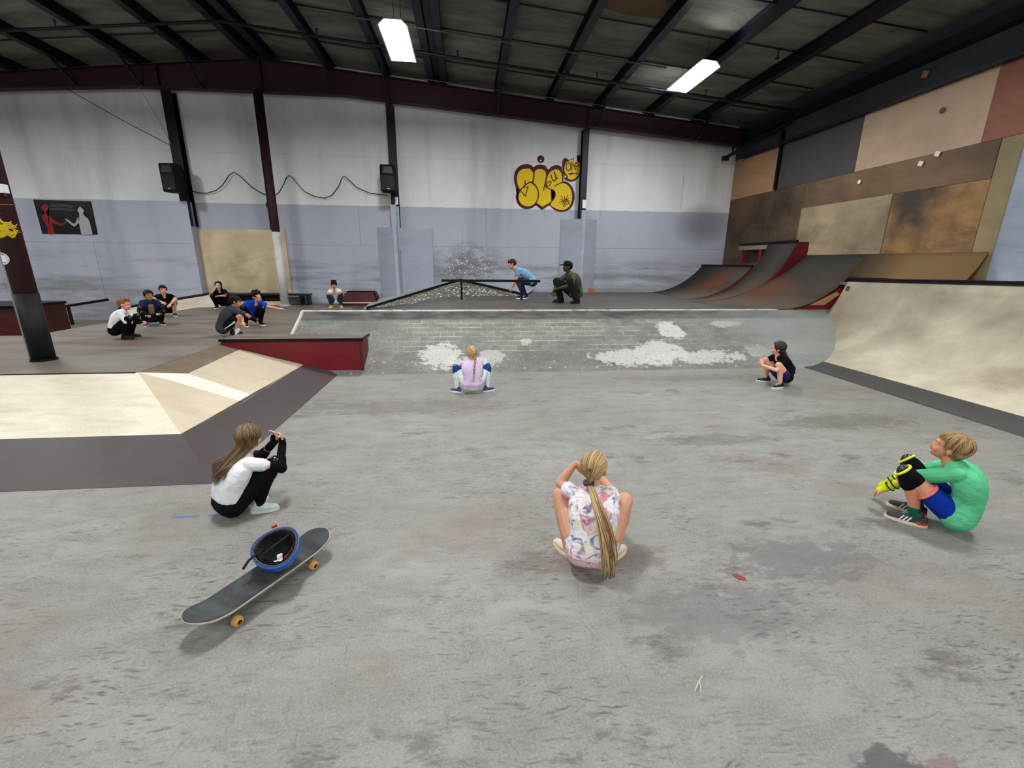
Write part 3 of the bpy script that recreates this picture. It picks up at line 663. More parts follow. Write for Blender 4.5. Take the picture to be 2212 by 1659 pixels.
bm = nb(); prism(bm, [(6.9, .90), (7.2, .90), (7.5, 1.12), (7.42, 1.16)], 8.425, 8.45, 'Y'); mk('side_plank', bm, plain('bare pine', (168, 120, 80), .7), r)
# upper ramps against the right wall
r = thing('curved_transition', 'wide dark curved transition running up to the plywood right wall', 'ramp')
def loft(rows, mat, name, thick=.02):
    bm = nb(); T = [[bm.verts.new(p) for p in r_] for r_ in rows]; L_ = [[bm.verts.new((p[0]+thick*.6, p[1], p[2]-thick)) for p in r_] for r_ in rows]
    for a_, b_, c_, d_ in zip(T, T[1:], L_, L_[1:]):
        for i in range(len(a_)-1): bm.faces.new((a_[i], a_[i+1], b_[i+1], b_[i])); bm.faces.new((c_[i], d_[i], d_[i+1], c_[i+1]))
        bm.faces.new((a_[-1], b_[-1], d_[-1], c_[-1]))
    for q, w_ in ((T[0], L_[0]), (T[-1], L_[-1])):
        for i in range(len(q)-1): bm.faces.new((q[i], w_[i], w_[i+1], q[i+1]))
    bmesh.ops.recalc_face_normals(bm, faces=bm.faces[:]); return mk(name, bm, mat, r, True)
pA = qprof(6.25, ZU, 1.816, 1.08, 20); pB = qprof(5.2, ZU, 4., 1.08, 20); rows = []
for k in range(9):
    t = k/8; e = t*t*(3-2*t); rows.append([(A_[0]*(1-e)+B_[0]*e-.02, 8.44+1.6*t, A_[1]*(1-e)+B_[1]*e) for A_, B_ in zip(pA, pB)])
loft(rows, M_curve, 'skin')
pC = [q for q in pA if q[1] > 1.41]; loft([[(q[0]-.02, y, q[1]) for q in pC] for y in (6.28, 8.44)], M_curve, 'upper_skin')
bm = nb(); prism(bm, [(x+.03, z-.03) for x, z in pA]+[(XW-.04, 1.85), (XW-.04, ZU)], 8.455, 8.465, 'Y'); mk('side_panel', bm, M_red, r)
r = thing('tall_quarter', 'narrow tall dark quarter pipe between two other curved ramps, red side', 'ramp')
p2 = quarter(5.75, ZU, 1.95, 1.38, 10.06, 11.06, M_curve, XW, r, 'skin', side=(10.05,))
bm = nb(); bar(bm, (p2[-1][0], 10.04, 2.21), (p2[-1][0], 12.3, 2.21), .05, .05); mk('coping', bm, M_black, r)
bm = nb(); slab(bm, [(p2[-1][0], 10.06, 2.2), (XW, 10.06, 2.2), (XW, 12.3, 2.2), (p2[-1][0], 12.3, 2.2)], .02); mk('top_deck', bm, M_deck2, r)
bm = nb(); box2(bm, (p2[-1][0], 11.1, 2.06), (p2[-1][0]+.03, 12.3, 2.17)); mk('fascia', bm, ply_mat('pale chipped fascia', (150, 140, 126), (120, 110, 98), (70, 60, 52), .5, (6, 6, 6), .6, seed=41), r)
for y in (11.35, 12.15):
    bm = nb(); box2(bm, (p2[-1][0]+.0, y-.045, 1.63), (p2[-1][0]+.06, y+.045, 2.06)); mk('post', bm, M_red, r)
r = thing('low_quarter', 'low dark quarter pipe in the back right corner beside the blue wall', 'ramp')
p3 = quarter(5.6, ZU, 2.1, .81, 11.06, 13.55, M_curve, XW, r, 'skin', side=(11.05,))
bm = nb(); bar(bm, (p3[-1][0], 11.04, 1.64), (p3[-1][0], 13.56, 1.64), .05, .05); mk('coping', bm, M_black, r)
bm = nb(); slab(bm, [(p3[-1][0], 11.06, 1.62), (XW, 11.06, 1.62), (XW, 13.55, 1.62), (p3[-1][0], 13.55, 1.62)], .02); mk('top_deck', bm, M_deck2, r)

# plywood sheets on the right wall
def wsheet(y0, y1, z0, z1, mat, label, t=.02):
    bm = nb(); box2(bm, (XW-t, y0, z0), (XW-.0005, y1, z1)); tag(mk('wall_sheet', bm, mat), label, 'plywood sheet', 'plywood sheets on the right wall')
W = lambda n, a, b, c, amt, s, st=(1, 1.2, 3): ply_mat(n, a, b, c, amt, st, .65, seed=s)
w1 = W('tan sheet', (178, 136, 100), (164, 124, 90), (132, 96, 70), .4, 51)
w2 = W('charcoal sheet', (76, 72, 72), (68, 65, 66), (84, 78, 76), .3, 52)
w3 = W('pale sheet', (196, 168, 142), (186, 160, 134), (142, 120, 98), .35, 53, (1, .9, 1.2))
w4 = W('rust sheet', (146, 96, 76), (132, 84, 66), (110, 72, 58), .4, 54)
w5 = W('grimy brown sheet', (112, 88, 62), (84, 68, 52), (46, 40, 34), 1., 55, (1, .5, 1.1))
w6 = W('worn cream sheet', (176, 158, 124), (156, 138, 110), (100, 88, 72), .8, 56, (1, .6, 2))
w7 = W('amber worn sheet', (178, 134, 80), (120, 96, 68), (66, 56, 48), 1.1, 57, (1, .7, 1.8))
w8 = W('olive strip sheet', (156, 138, 98), (140, 122, 90), (100, 94, 80), .6, 58)
wsheet(11.55, 13.58, 3.52, 4.55, w1, 'tan upper plywood sheet nearest the back corner')
wsheet(9.16, 11.50, 3.52, 4.57, w2, 'charcoal plywood sheet high on the right wall')
wsheet(6.83, 9.15, 3.52, 4.57, w3, 'pale pinkish plywood sheet high on the right wall')
wsheet(4.3, 6.82, 3.52, 4.57, w4, 'rust brown plywood sheet at the upper right edge')
wsheet(10.50, 13.58, 1.63, 3.515, w5, 'dark grimy brown sheet above the two far quarter pipes', .015)
wsheet(6.55, 10.49, 2.97, 3.515, W('long brown sheet', (134, 104, 76), (108, 88, 66), (72, 60, 50), .8, 59, (1, .4, 1.3)), 'long brown strip sheet below the pale upper sheet')
wsheet(8.15, 10.48, 1.9, 2.965, w6, 'worn cream plywood sheet above the dark transition', .03)
wsheet(6.55, 8.14, 1.45, 2.965, w7, 'amber plywood sheet with black swooping marks', .015)
wsheet(6.25, 6.54, 1.45, 3.515, w8, 'narrow olive strip sheet beside the blue part of the wall', .012)
# dark eave strip with conduit above the sheets
bm = nb(); box2(bm, (XW-.02, -9, 4.6), (XW-.0005, YW, 5.5)); tag(mk('eave_insulation', bm, ply_mat('dark eave insulation', (66, 70, 74), (54, 58, 64), (40, 42, 46), .5, (1, 1, 1), .8, seed=61)), 'dark insulation strip above the plywood sheets', 'insulation')
bm = nb(); box2(bm, (XW-.22, -9, 5.02), (XW-.02, YW-.4, 5.06)); box2(bm, (XW-.22, -9, 5.06), (XW-.2, YW-.4, 5.2)); tag(mk('eave_beam', bm, M_steel), 'dark steel eave beam along the top of the right wall', 'beam')
bm = nb(); box2(bm, (XW-.14, 3, 4.55), (XW-.03, YW-.5, 4.62)); tag(mk('wall_girt', bm, M_steel), 'dark steel wall girt just above the plywood sheets', 'beam')
r = thing('wall_bracket', 'dark diagonal steel arm in the back right corner under the girder', 'bracket')
bm = nb(); bar(bm, (7.45, 13.3, 4.62), (7.88, 11.3, 5.0), .07, .07); mk('arm', bm, M_steel, r)
bm = nb(); box(bm, (7.45, 13.32, 4.6), (.16, .12, .12)); mk('end_block', bm, M_steel, r)
bm = nb(); bar(bm, (7.58, 13.2, 4.7), (7.58, 13.2, 4.98), .03, .03, V((0, 1, 0))); mk('hanger', bm, M_steel, r)
bm = nb(); box2(bm, (XW-.1, 11.5, 3.52), (XW-.02, 11.56, 4.9)); tag(mk('conduit_strip', bm, M_black), 'black vertical strip between the tan and charcoal sheets', 'strip')
for (y, z, s, lab, nm, m_) in ((7.55, 4.17, .045, 'small green dot sticker on the pale upper sheet', 'sticker', plain('green dot', (52, 84, 52), .6)),
                         (7.46, 3.5, .055, 'upper of two small white squares below the pale sheet', 'sticker', M_white),
                         (7.72, 3.4, .055, 'lower of two small white squares below the pale sheet', 'sticker', M_white),
                         (8.95, 3.3, .04, 'small white round sticker on the long brown sheet', 'sticker', M_white),
                         (8.0, 4.85, .07, 'small orange tag on the dark eave strip', 'tag', plain('orange tag', (176, 116, 80), .7))):
    bm = nb()
    if 'square' in lab or 'tag' in nm: box(bm, (0, 0, 0), (.006, s*1.6, s*1.4), (R_(20), 0, 0))
    else: tube(bm, (-.004, 0, 0), (.004, 0, 0), s, 14)
    o = tag(mk(nm, bm, m_), lab, nm); o.location = (XW-.045 if 'tag' != nm else XW-.06, y, z)

# ------------------------------------------------------------------ lamps
E_lamp = emit('lit lamp diffuser', (.97, .985, 1.), 76.)
M_lamp = plain('white lamp housing', (196, 196, 196), .5)
def lamp(x, y, z, label, rx=0, ry=0):
    r = thing('ceiling_lamp', label, 'lamp', (x, y, z), 0, 'high bay fluorescent lamps'); r.rotation_euler = (rx, ry, 0)
    bm = nb(); prism(bm, [(-.24, 0), (-.14, .09), (.14, .09), (.24, 0), (.22, 0), (.13, .075), (-.13, .075), (-.22, 0)], -.68, .68, 'Y'); mk('housing', bm, M_lamp, r)
    bm = nb(); box2(bm, (-.215, -.67, .008), (.215, .67, .018)); mk('diffuser', bm, E_lamp, r)
    for k in (-.07, .07):
        bm = nb(); box2(bm, (k-.003, -.67, .0), (k+.003, .67, .008)); mk('louvre', bm, M_lamp, r)
    for k in (-.5, .5):
        bm = nb(); tube(bm, (0, k, .09), (0, k, roof_z(x)-z-.01), .004, 6); mk('hanging_wire', bm, M_steel, r)
lamp(-1.09, 9.12, 5.3, 'lit white ceiling lamp, the left one of the two seen')
lamp(4.6, 9.88, 5.28, 'lit white ceiling lamp, the right one of the two seen', 0, R_(5))
for i, (x, y) in enumerate(((-8.2, 8.6), (-1.09, 3.2), (4.6, 3.4), (-8.2, 2.4), (-1.09, -3.2), (4.6, -3.0), (-13.5, 8.6), (-8.2, -3.5))):
    lamp(x, y, 5.28 if x > -9 else 5.2, 'lit white ceiling lamp out of the frame, %s' % ['above the lower deck', 'above the main floor', 'above the beige quarter pipe', 'above the pyramid bank', 'behind the camera', 'behind the camera at right', 'far left over the deck', 'behind the camera at left'][i])
w = bpy.data.worlds.new('World'); SC.world = w; w.use_nodes = True
w.node_tree.nodes['Background'].inputs[0].default_value = (.86, .93, 1., 1); w.node_tree.nodes['Background'].inputs[1].default_value = .40

# ------------------------------------------------------------------ wall furniture
def speaker(x, y, z, rz, tilt, label):
    r = thing('loudspeaker', label, 'loudspeaker', (x, y, z), rz); r.rotation_euler = (tilt, 0, rz)
    bm = nb(); prism(bm, [(-.2, -.17), (.2, -.17), (.17, .17), (-.17, .17)], -.33, .33, 'Z'); bmesh.ops.bevel(bm, geom=bm.edges[:], offset=.02, segments=2, affect='EDGES'); mk('cabinet', bm, M_blackmat, r)
    bm = nb(); box2(bm, (-.17, -.182, -.29), (.17, -.17, .06)); mk('grille', bm, plain('speaker grille', (26, 27, 30), .6, .3), r)
    bm = nb(); prism(bm, [(-.14, .12), (.14, .12), (.1, .27), (-.1, .27)], -.178, -.171, 'Y'); mk('horn', bm, plain('speaker horn', (36, 38, 42), .4), r)
    bm = nb(); box2(bm, (-.035, -.186, -.265), (.035, -.182, -.245)); mk('badge', bm, M_metal, r)
    bm = nb(); bar(bm, (0, .17, -.05), (0, .36, -.05), .06, .05); box2(bm, (-.06, .34, -.2), (.06, .36, .1)); mk('bracket', bm, M_black, r)
    return r
speaker(-7.33, 12.98, 3.66, R_(-8), R_(0), 'black loudspeaker on the left wall column')
speaker(-2.0, 13.02, 3.78, R_(4), R_(0), 'black loudspeaker on the middle wall column')
bm = nb(); bar(bm, (-1.95, 13.25, 3.2), (-1.95, 13.25, 3.5), .1, .06, V((0, 1, 0))); tag(mk('junction_box', bm, M_black), 'small black junction box under the middle loudspeaker', 'junction box')
cab = [(-7.3, 3.47), (-7.08, 3.41), (-6.86, 3.40), (-6.62, 3.47), (-6.42, 3.61), (-6.22, 3.86), (-6.09, 3.94), (-5.95, 3.84), (-5.7, 3.58), (-5.45, 3.42), (-5.14, 3.36), (-5.0, 3.46), (-4.86, 3.66), (-4.76, 3.84), (-4.69, 3.89), (-4.6, 3.82), (-4.35, 3.5), (-4.1, 3.38), (-3.83, 3.34), (-3.62, 3.42), (-3.4, 3.68), (-3.32, 3.86), (-3.26, 3.91), (-3.18, 3.86), (-2.95, 3.63), (-2.6, 3.49), (-2.15, 3.45)]
bm = nb(); rings(bm, [(x, 13.52, z) for x, z in cab], [.011]*len(cab), 7); tag(mk('cable', bm, M_black), 'black cable looping between the two loudspeakers on the white wall', 'cable')
bm = nb(); rings(bm, [(-9.6, 13.1, 5.7), (-8.4, 13.25, 5.0), (-7.4, 13.3, 4.47)], [.008]*3, 6); tag(mk('cable', bm, M_black), 'thin black cable slanting from the girder to the left wall column', 'cable')
bm = nb(); rings(bm, [(-7.8, 13.1, 5.72), (-7.55, 13.25, 5.0), (-7.4, 13.3, 4.5)], [.006]*3, 6); tag(mk('cable', bm, M_metal), 'thin grey wire dropping steeply to the left wall column', 'cable')

# graffiti: spray paint on the wall; outline coordinates measured on the wall plane
M_gm = plain('maroon spray paint', (74, 6, 26), .6, var=.1); M_gy = plain('yellow spray paint', (222, 188, 4), .6, var=.08, scale=4)
M_gb = plain('dark maroon marker paint', (52, 8, 20), .6)
def gp(u, v): return (1.0933+.0012121*u+3.22e-5*v, 4.755+2.86e-5*u-.0011033*v)
def smooth_closed(pts, n=6):
    out = []; N = len(pts)
    for i in range(N):
        p0, p1, p2, p3 = (V((*pts[(i+k) % N], 0)) for k in (-1, 0, 1, 2))
        for j in range(n):
            t = j/n
            out.append(((2*p1)+(p2-p0)*t+(2*p0-5*p1+4*p2-p3)*t*t+(3*p1-p0-3*p2+p3)*t**3)*.5)
    return [(p.x, p.y) for p in out]
def smooth_open(pts, n=6):
    q = [pts[0]]+list(pts)+[pts[-1]]; out = []
    for i in range(1, len(q)-2):
        p0, p1, p2, p3 = (V((*q[k], 0)) for k in (i-1, i, i+1, i+2))
        for j in range(n):
            t = j/n; out.append(((2*p1)+(p2-p0)*t+(2*p0-5*p1+4*p2-p3)*t*t+(3*p1-p0-3*p2+p3)*t**3)*.5)
    out.append(V((*pts[-1], 0))); return [(p.x, p.y) for p in out]
GK = [0]
def wfill(bm, pts, y, mi=0, sm=True, f=gp):
    GK[0] = (GK[0]+1) % 5; y -= GK[0]*.0004
    pts = smooth_closed(pts) if sm else pts
    vs = [bm.verts.new((f(*p)[0], y, f(*p)[1])) for p in pts]
    fc = bm.faces.new(vs); fc.material_index = mi; bmesh.ops.triangulate(bm, faces=[fc])
def wstroke(bm, pts, w, y, mi=0, sm=True, f=gp):
    pts = smooth_open(pts) if sm else pts
    q = [V((f(*p)[0], 0, f(*p)[1])) for p in pts]; w *= .0012/2; L = []
    for i, p in enumerate(q):
        d = (q[min(i+1, len(q)-1)]-q[max(i-1, 0)]); d = d.normalized() if d.length > 1e-9 else V((1, 0, 0))
        nrm = V((-d.z, 0, d.x))*w
        L.append((bm.verts.new((p.x+nrm.x, y, p.z+nrm.z)), bm.verts.new((p.x-nrm.x, y, p.z-nrm.z))))
    for a, b in zip(L, L[1:]): bm.faces.new((a[0], b[0], b[1], a[1])).material_index = mi
    for e, i in ((L[0], 0), (L[-1], -1)):
        c = q[i]; poly(bm, [(c.x+w*math.cos(t*math.pi/5), y+.0001, c.z+w*math.sin(t*math.pi/5)) for t in range(10)], mi)
r = thing('graffiti', 'yellow bubble letter graffiti reading SLB outlined in maroon on the back wall', 'graffiti', (0, 0, 0))
YB = YW-.006
outline = [(540, 375), (640, 405), (690, 445), (760, 405), (860, 390), (970, 420), (1035, 500), (1120, 430), (1240, 400), (1350, 440), (1385, 560), (1395, 760), (1500, 800), (1600, 900), (1665, 1050), (1675, 1200), (1620, 1380), (1520, 1490), (1370, 1530), (1240, 1505), (1150, 1450), (1060, 1370), (960, 1430), (885, 1470), (810, 1420), (740, 1370), (640, 1430), (530, 1450), (420, 1430), (320, 1350), (270, 1230), (265, 1110), (320, 1000), (250, 880), (225, 730), (250, 560), (340, 440), (440, 390)]
bm = nb(); wfill(bm, outline, YB); wfill(bm, [(860+85*math.cos(a*.524), 262+88*math.sin(a*.524)) for a in range(12)], YB)
mk('maroon_outline', bm, M_gm, r)
bm = nb(); wfill(bm, [(800, 240), (1, 1)], YB) if False else None
yb_ = YB-.003
wfill(bm, [(520, 485), (600, 488), (660, 560), (690, 650), (680, 740), (655, 810), (600, 800), (520, 850), (470, 860), (400, 960), (370, 985), (310, 850), (298, 720), (320, 600), (400, 510)], yb_)
wfill(bm, [(600, 820), (690, 870), (760, 960), (785, 1100), (770, 1220), (700, 1320), (600, 1380), (490, 1380), (390, 1320), (335, 1220), (330, 1120), (370, 1030), (450, 930), (520, 870)], yb_)
wfill(bm, [(715, 570), (760, 510), (840, 495), (930, 510), (975, 570), (985, 680), (960, 850), (1060, 960), (1160, 1000), (1205, 1080), (1180, 1180), (1080, 1300), (980, 1370), (905, 1415), (850, 1380), (760, 1300), (790, 1180), (805, 1060), (780, 930), (700, 830), (690, 780), (715, 680)], yb_)
wfill(bm, [(1040, 620), (1100, 550), (1200, 500), (1290, 515), (1350, 600), (1370, 720), (1370, 790), (1420, 830), (1500, 870), (1570, 960), (1610, 1100), (1600, 1260), (1540, 1400), (1430, 1470), (1300, 1470), (1180, 1420), (1095, 1340), (1180, 1210), (1215, 1080), (1180, 990), (1060, 950), (985, 900), (1000, 760)], yb_)
mk('yellow_fill', bm, M_gy, r)
bm = nb(); ys = YB-.006
for pts, w_ in (([(690, 640), (680, 740), (660, 800)], 26), ([(480, 775), (505, 850), (590, 805), (680, 830), (760, 920), (800, 1040), (795, 1180), (745, 1290)], 26), ([(370, 985), (450, 930), (560, 915)], 20), ([(560, 915), (520, 1030), (490, 1140)], 22), ([(490, 1140), (430, 1070), (370, 1000)], 22),
               ([(1010, 600), (985, 750), (945, 890), (925, 1000)], 24), ([(960, 895), (1030, 900), (1090, 850), (1105, 800), (1060, 785), (1005, 840), (985, 910), (1060, 960), (1160, 1000), (1205, 1080), (1180, 1190), (1080, 1310)], 22),
               ([(1190, 900), (1270, 850), (1370, 815), (1450, 820)], 22), ([(1110, 640), (1125, 720), (1170, 770), (1215, 740), (1210, 650), (1175, 560)], 26), ([(1215, 660), (1235, 700), (1265, 715)], 22),
               ([(1380, 560), (1385, 800)], 30), ([(700, 560), (690, 640)], 22), ([(1010, 520), (1012, 600)], 22), ([(740, 1320), (800, 1340), (885, 1410)], 22), ([(885, 1410), (960, 1370), (1070, 1310)], 22)):
    wstroke(bm, pts, w_, ys, 0, len(pts) > 2)
for a in range(0, 360, 33):
    wstroke(bm, [(1440+30*math.cos(R_(a)), 1255+30*math.sin(R_(a))), (1440+(110+40*(a % 2))*math.cos(R_(a)), 1255+(115+30*(a % 2))*math.sin(R_(a)))], 15, ys, 0, False)
for pts in ([(1370, 1230), (1400, 1290), (1430, 1230)], [(1430, 1200), (1450, 1290), (1480, 1200), (1500, 1290)], [(1400, 1330), (1410, 1390), (1440, 1400), (1460, 1340), (1430, 1310)], [(1500, 1220), (1540, 1300), (1510, 1330)]): wstroke(bm, pts, 13, ys)
mk('maroon_strokes', bm, M_gm, r)
bm = nb(); wfill(bm, [(830, 290), (855, 275), (880, 285), (870, 305), (845, 308)], ys); mk('white_dot', bm, M_white, r)
r = thing('graffiti', 'small yellow face graffiti with maroon scribbles beside the dark wall column', 'graffiti', (0, 0, 0))
bm = nb(); wfill(bm, [(1440, 230), (1500, 260), (1545, 300), (1600, 320), (1700, 320), (1730, 250), (1710, 190), (1760, 160), (1810, 190), (1825, 300), (1825, 480), (1800, 620), (1720, 740), (1600, 790), (1480, 770), (1420, 720), (1395, 560), (1365, 400), (1380, 280)], YB+.001); mk('maroon_outline', bm, M_gm, r)
bm = nb(); wfill(bm, [(1470, 330), (1560, 310), (1680, 300), (1780, 340), (1800, 460), (1780, 590), (1710, 690), (1600, 740), (1510, 715), (1500, 660), (1430, 560), (1425, 430)], yb_); mk('yellow_fill', bm, M_gy, r)
bm = nb()
for pts in ([(1560, 350), (1480, 360), (1460, 440), (1490, 520), (1530, 520), (1570, 460), (1560, 380)], [(1590, 330), (1600, 440), (1595, 530)], [(1620, 350), (1650, 420), (1700, 430), (1780, 400)], [(1760, 320), (1690, 360), (1660, 420)], [(1640, 470), (1690, 470), (1670, 510)], [(1520, 605), (1620, 590), (1730, 605)], [(1560, 630), (1620, 600)]): wstroke(bm, pts, 20, ys)
for c in ((1580, 265), (1630, 252)): wfill(bm, [(c[0]+20*math.cos(a), c[1]+18*math.sin(a)) for a in (0, 1, 2, 3, 4, 5)], ys)
mk('scribbles', bm, M_gb, r)
bm = nb(); wfill(bm, [(1425, 635), (1475, 665), (1430, 712)], ys, 0, False); mk('white_gap', bm, M_white, r)

# poster
def pp(u, v): return ((-11.8844+.0020548*u-.0005225*v)*.983, 1.7+(1.8317+1.51e-5*u-.0021643*v)*.983)
r = thing('poster', 'black poster showing a red figure and a white figure on the blue wall', 'poster', (0, 0, 0))
bm = nb(); c4 = [pp(*p) for p in ((395, 172), (1068, 186), (1158, 570), (500, 562))]
A = [bm.verts.new((x, 13.325, z)) for x, z in c4]; bm.faces.new(A); e = bmesh.ops.extrude_face_region(bm, geom=bm.faces[:]); bmesh.ops.translate(bm, verts=[v for v in e['geom'] if isinstance(v, bmesh.types.BMVert)], vec=(0, .012, 0)); mk('sheet', bm, plain('black print', (10, 9, 10), .4), r)
def pf(shapes, nm, mat, y=13.321):
    bm = nb()
    for s in shapes: wfill(bm, s, y, f=pp)
    mk(nm, bm, mat, r)
pf([[(490, 260), (530, 225), (575, 240), (565, 290), (550, 330), (600, 370), (680, 425), (745, 440), (790, 400), (795, 420), (740, 470), (660, 450), (620, 440), (640, 520), (650, 562), (570, 562), (560, 480), (520, 420), (500, 360), (530, 330), (510, 290)]], 'red_figure', plain('red print', (130, 20, 22), .5))
pf([[(930, 260), (950, 250), (990, 290), (985, 325), (1000, 350), (1050, 400), (1080, 500), (1090, 568), (975, 568), (950, 500), (930, 440), (880, 475), (800, 420), (770, 390), (800, 395), (880, 445), (915, 380), (940, 345), (915, 300)]], 'white_figure', plain('grey white print', (158, 158, 162), .5))
pf([[(610, 225), (740, 222), (860, 240), (855, 262), (740, 248), (620, 250)], [(610, 268), (740, 265), (880, 282), (870, 295), (740, 290), (612, 288)]], 'blurred_lines', plain('dark grey print', (58, 58, 58), .5))

# ------------------------------------------------------------------ things on the floor
# skateboard
def skateboard():
    a = V((-1.285, 1.765, 0)); b = V((-.878, 2.455, 0)); d = (b-a); L = d.length; rz = math.atan2(d.y, d.x)
    r = thing('skateboard', 'black gripped skateboard with tan wheels and a helmet on it, on the main floor', 'skateboard', (*((a+b)/2).xy, 0), rz)
    n = 64; W2 = .1
    def hw(t):
        u = abs(t)*2
        e = .78
        return W2*(1 if u < e else math.sqrt(max(0, 1-((u-e)/(1-e))**2))*(1-.0*(u-e))) * (1-.06*u*u)
    def zz(t):
        u = abs(t)*L - L*.5 + .17
        return .098 + (.0 if u < 0 else .30*u*u/.17*1.2 if u < .06 else .30*.06*.06/.17*1.2 + (u-.06)*.27)
    def surf(off, th, inset=0.):
        bm = nb(); rows = []
        for i in range(n+1):
            t = -.5*math.cos(math.pi*i/n)*.35 + (-.5+i/n)*.65; t2 = math.copysign(.5-(.5-abs(t))**1.0, t); h = max(hw(t)-inset, .001); x = t*(L-2*inset)
            rows.append([(x, h*k, zz(t)+off+.006*(k*k)) for k in (-1, -.6, 0, .6, 1)])
        tp = [[bm.verts.new(p) for p in r_] for r_ in rows]; bt = [[bm.verts.new((p[0], p[1], p[2]-th)) for p in r_] for r_ in rows]
        for i in range(n):
            for k in range(4):
                bm.faces.new((tp[i][k], tp[i+1][k], tp[i+1][k+1], tp[i][k+1])); bm.faces.new((bt[i][k], bt[i][k+1], bt[i+1][k+1], bt[i+1][k]))
            bm.faces.new((tp[i][0], bt[i][0], bt[i+1][0], tp[i+1][0])); bm.faces.new((tp[i][4], tp[i+1][4], bt[i+1][4], bt[i][4]))
        for i in (0, n):
            for k in range(4): bm.faces.new((tp[i][k], tp[i][k+1], bt[i][k+1], bt[i][k]))
        bmesh.ops.recalc_face_normals(bm, faces=bm.faces[:]); return bm
    mk('deck', surf(0, .011), plain('maple ply edge', (168, 158, 142), .5), r, True)
    mg2 = NT('grip tape', .9, spec=.2); nn = mg2.noise(mg2.tc.outputs['Object'], 700, 2); nn2 = mg2.noise(mg2.mapping((9, 4, 1)), 1, 4)
    mg2.color(mg2.mix(mg2.ramp(nn2, .4, .7), srgb((58, 58, 61)), srgb((78, 84, 82)))); mg2.bump(nn, .5, .002)
    mk('grip_tape', surf(.0015, .001, .004), mg2.m, r, True)
    for x in (-.225, .225):
        t = mk('truck', bar(bar(nb(), (x, -.07, .05), (x, .07, .05), .03, .025), (x, 0, .05), (x, 0, .09), .05, .05, V((0, 1, 0))), M_metal, r)
        for y in (-.080, .080):
            bm = nb(); s = 1 if y > 0 else -1
            rings(bm, [(x, y-.017, .025), (x, y-.011, .025), (x, y+.011, .025), (x, y+.017, .025)], [.020, .025, .025, .020], 24); mk('wheel', bm, plain('amber urethane', (206, 160, 74), .4, spec=.4), r, True)
            w_ = mk('bearing', tube(nb(), (x, y+s*.014, .025), (x, y+s*.0185, .025), .011, 14), M_black, r); w_.parent = r
            mk('axle_nut', tube(nb(), (x, y+s*.0185, .025), (x, y+s*.024, .025), .004, 6), M_metal, r)
    return r
skateboard()
# helmet upside down
def helmet():
    r = thing('helmet', 'blue helmet lying upside down on the skateboard, black inside', 'helmet', (-1.04, 2.165, .232), R_(25))
    r.rotation_euler = Euler((R_(12), R_(-10), R_(28)))
    def bowl(rx, ry, rz, z0, n=32, m=12, wav=0.):
        bm = nb(); rows = []
        for j in range(m+1):
            ph = math.pi/2*j/m
            rows.append([bm.verts.new((rx*math.cos(2*math.pi*i/n)*math.cos(ph), ry*math.sin(2*math.pi*i/n)*math.cos(ph), z0*(0) - rz*math.sin(ph) + wav*math.cos(4*math.pi*i/n)*(1-j/m)**3)) for i in range(n)])
        for a, b in zip(rows, rows[1:]):
            for i in range(n): bm.faces.new((a[i], b[i], b[(i+1) % n], a[(i+1) % n]))
        bmesh.ops.remove_doubles(bm, verts=bm.verts[:], dist=1e-5); bmesh.ops.recalc_face_normals(bm, faces=bm.faces[:]); return bm
    def sol(o, t):
        m = o.modifiers.new('Solidify', 'SOLIDIFY'); m.thickness = t; m.offset = -1; return o
    o = mk('shell', bowl(.118, .142, .125, 0, wav=.012), plain('glossy blue plastic', (24, 84, 170), .3, spec=.6), r, True); sol(o, .004)
    o = mk('foam_liner', bowl(.112, .136, .118, 0, wav=.012), plain('dark grey foam', (62, 62, 66), .8), r, True); sol(o, .012)
    o = mk('padding', bowl(.094, .118, .100, 0, wav=.010), plain('black padding', (10, 10, 11), .95), r, True); sol(o, .006)
    for i in range(6):
        a = i*math.pi/3+.3
        bm = nb(); box(bm, (math.cos(a)*.07, math.sin(a)*.09, -.05), (.03, .04, .012), Euler((0, R_(55), a)).to_matrix().to_4x4()); bmesh.ops.bevel(bm, geom=bm.edges[:], offset=.005, segments=2, affect='EDGES'); mk('comfort_pad', bm, MATS['black padding'], r)
    bm = nb(); rings(bm, [(-.02, -.075, -.03), (-.012, -.06, -.066), (-.005, -.02, -.088), (.0, .02, -.09)], [.012, .012, .014, .014], 8, (1, .25)); mk('white_label', bm, M_white, r)['label'] = 'white lining label'
    bm = nb(); rings(bm, [(.02, -.05, -.06), (.05, -.045, -.05), (.07, -.03, -.035)], [.005]*3, 6); mk('red_strap_end', bm, plain('red webbing', (180, 30, 40), .7), r)
    bm = nb(); rings(bm, [(-.10, .03, .01), (-.06, .0, .015), (-.13, -.03, .01), (-.165, -.05, -.01)], [.009]*4, 8, (1, .25)); rings(bm, [(-.1, -.05, .0), (-.03, .0, .0), (.06, .04, -.01), (.1, .06, .0)], [.008]*4, 8, (1, .25)); mk('chin_strap', bm, M_blackmat, r)
    bm = nb(); box(bm, (0.02, .146, .0), (.03, .008, .012)); mk('red_tab', bm, MATS['red webbing'], r)
    return r
helmet()
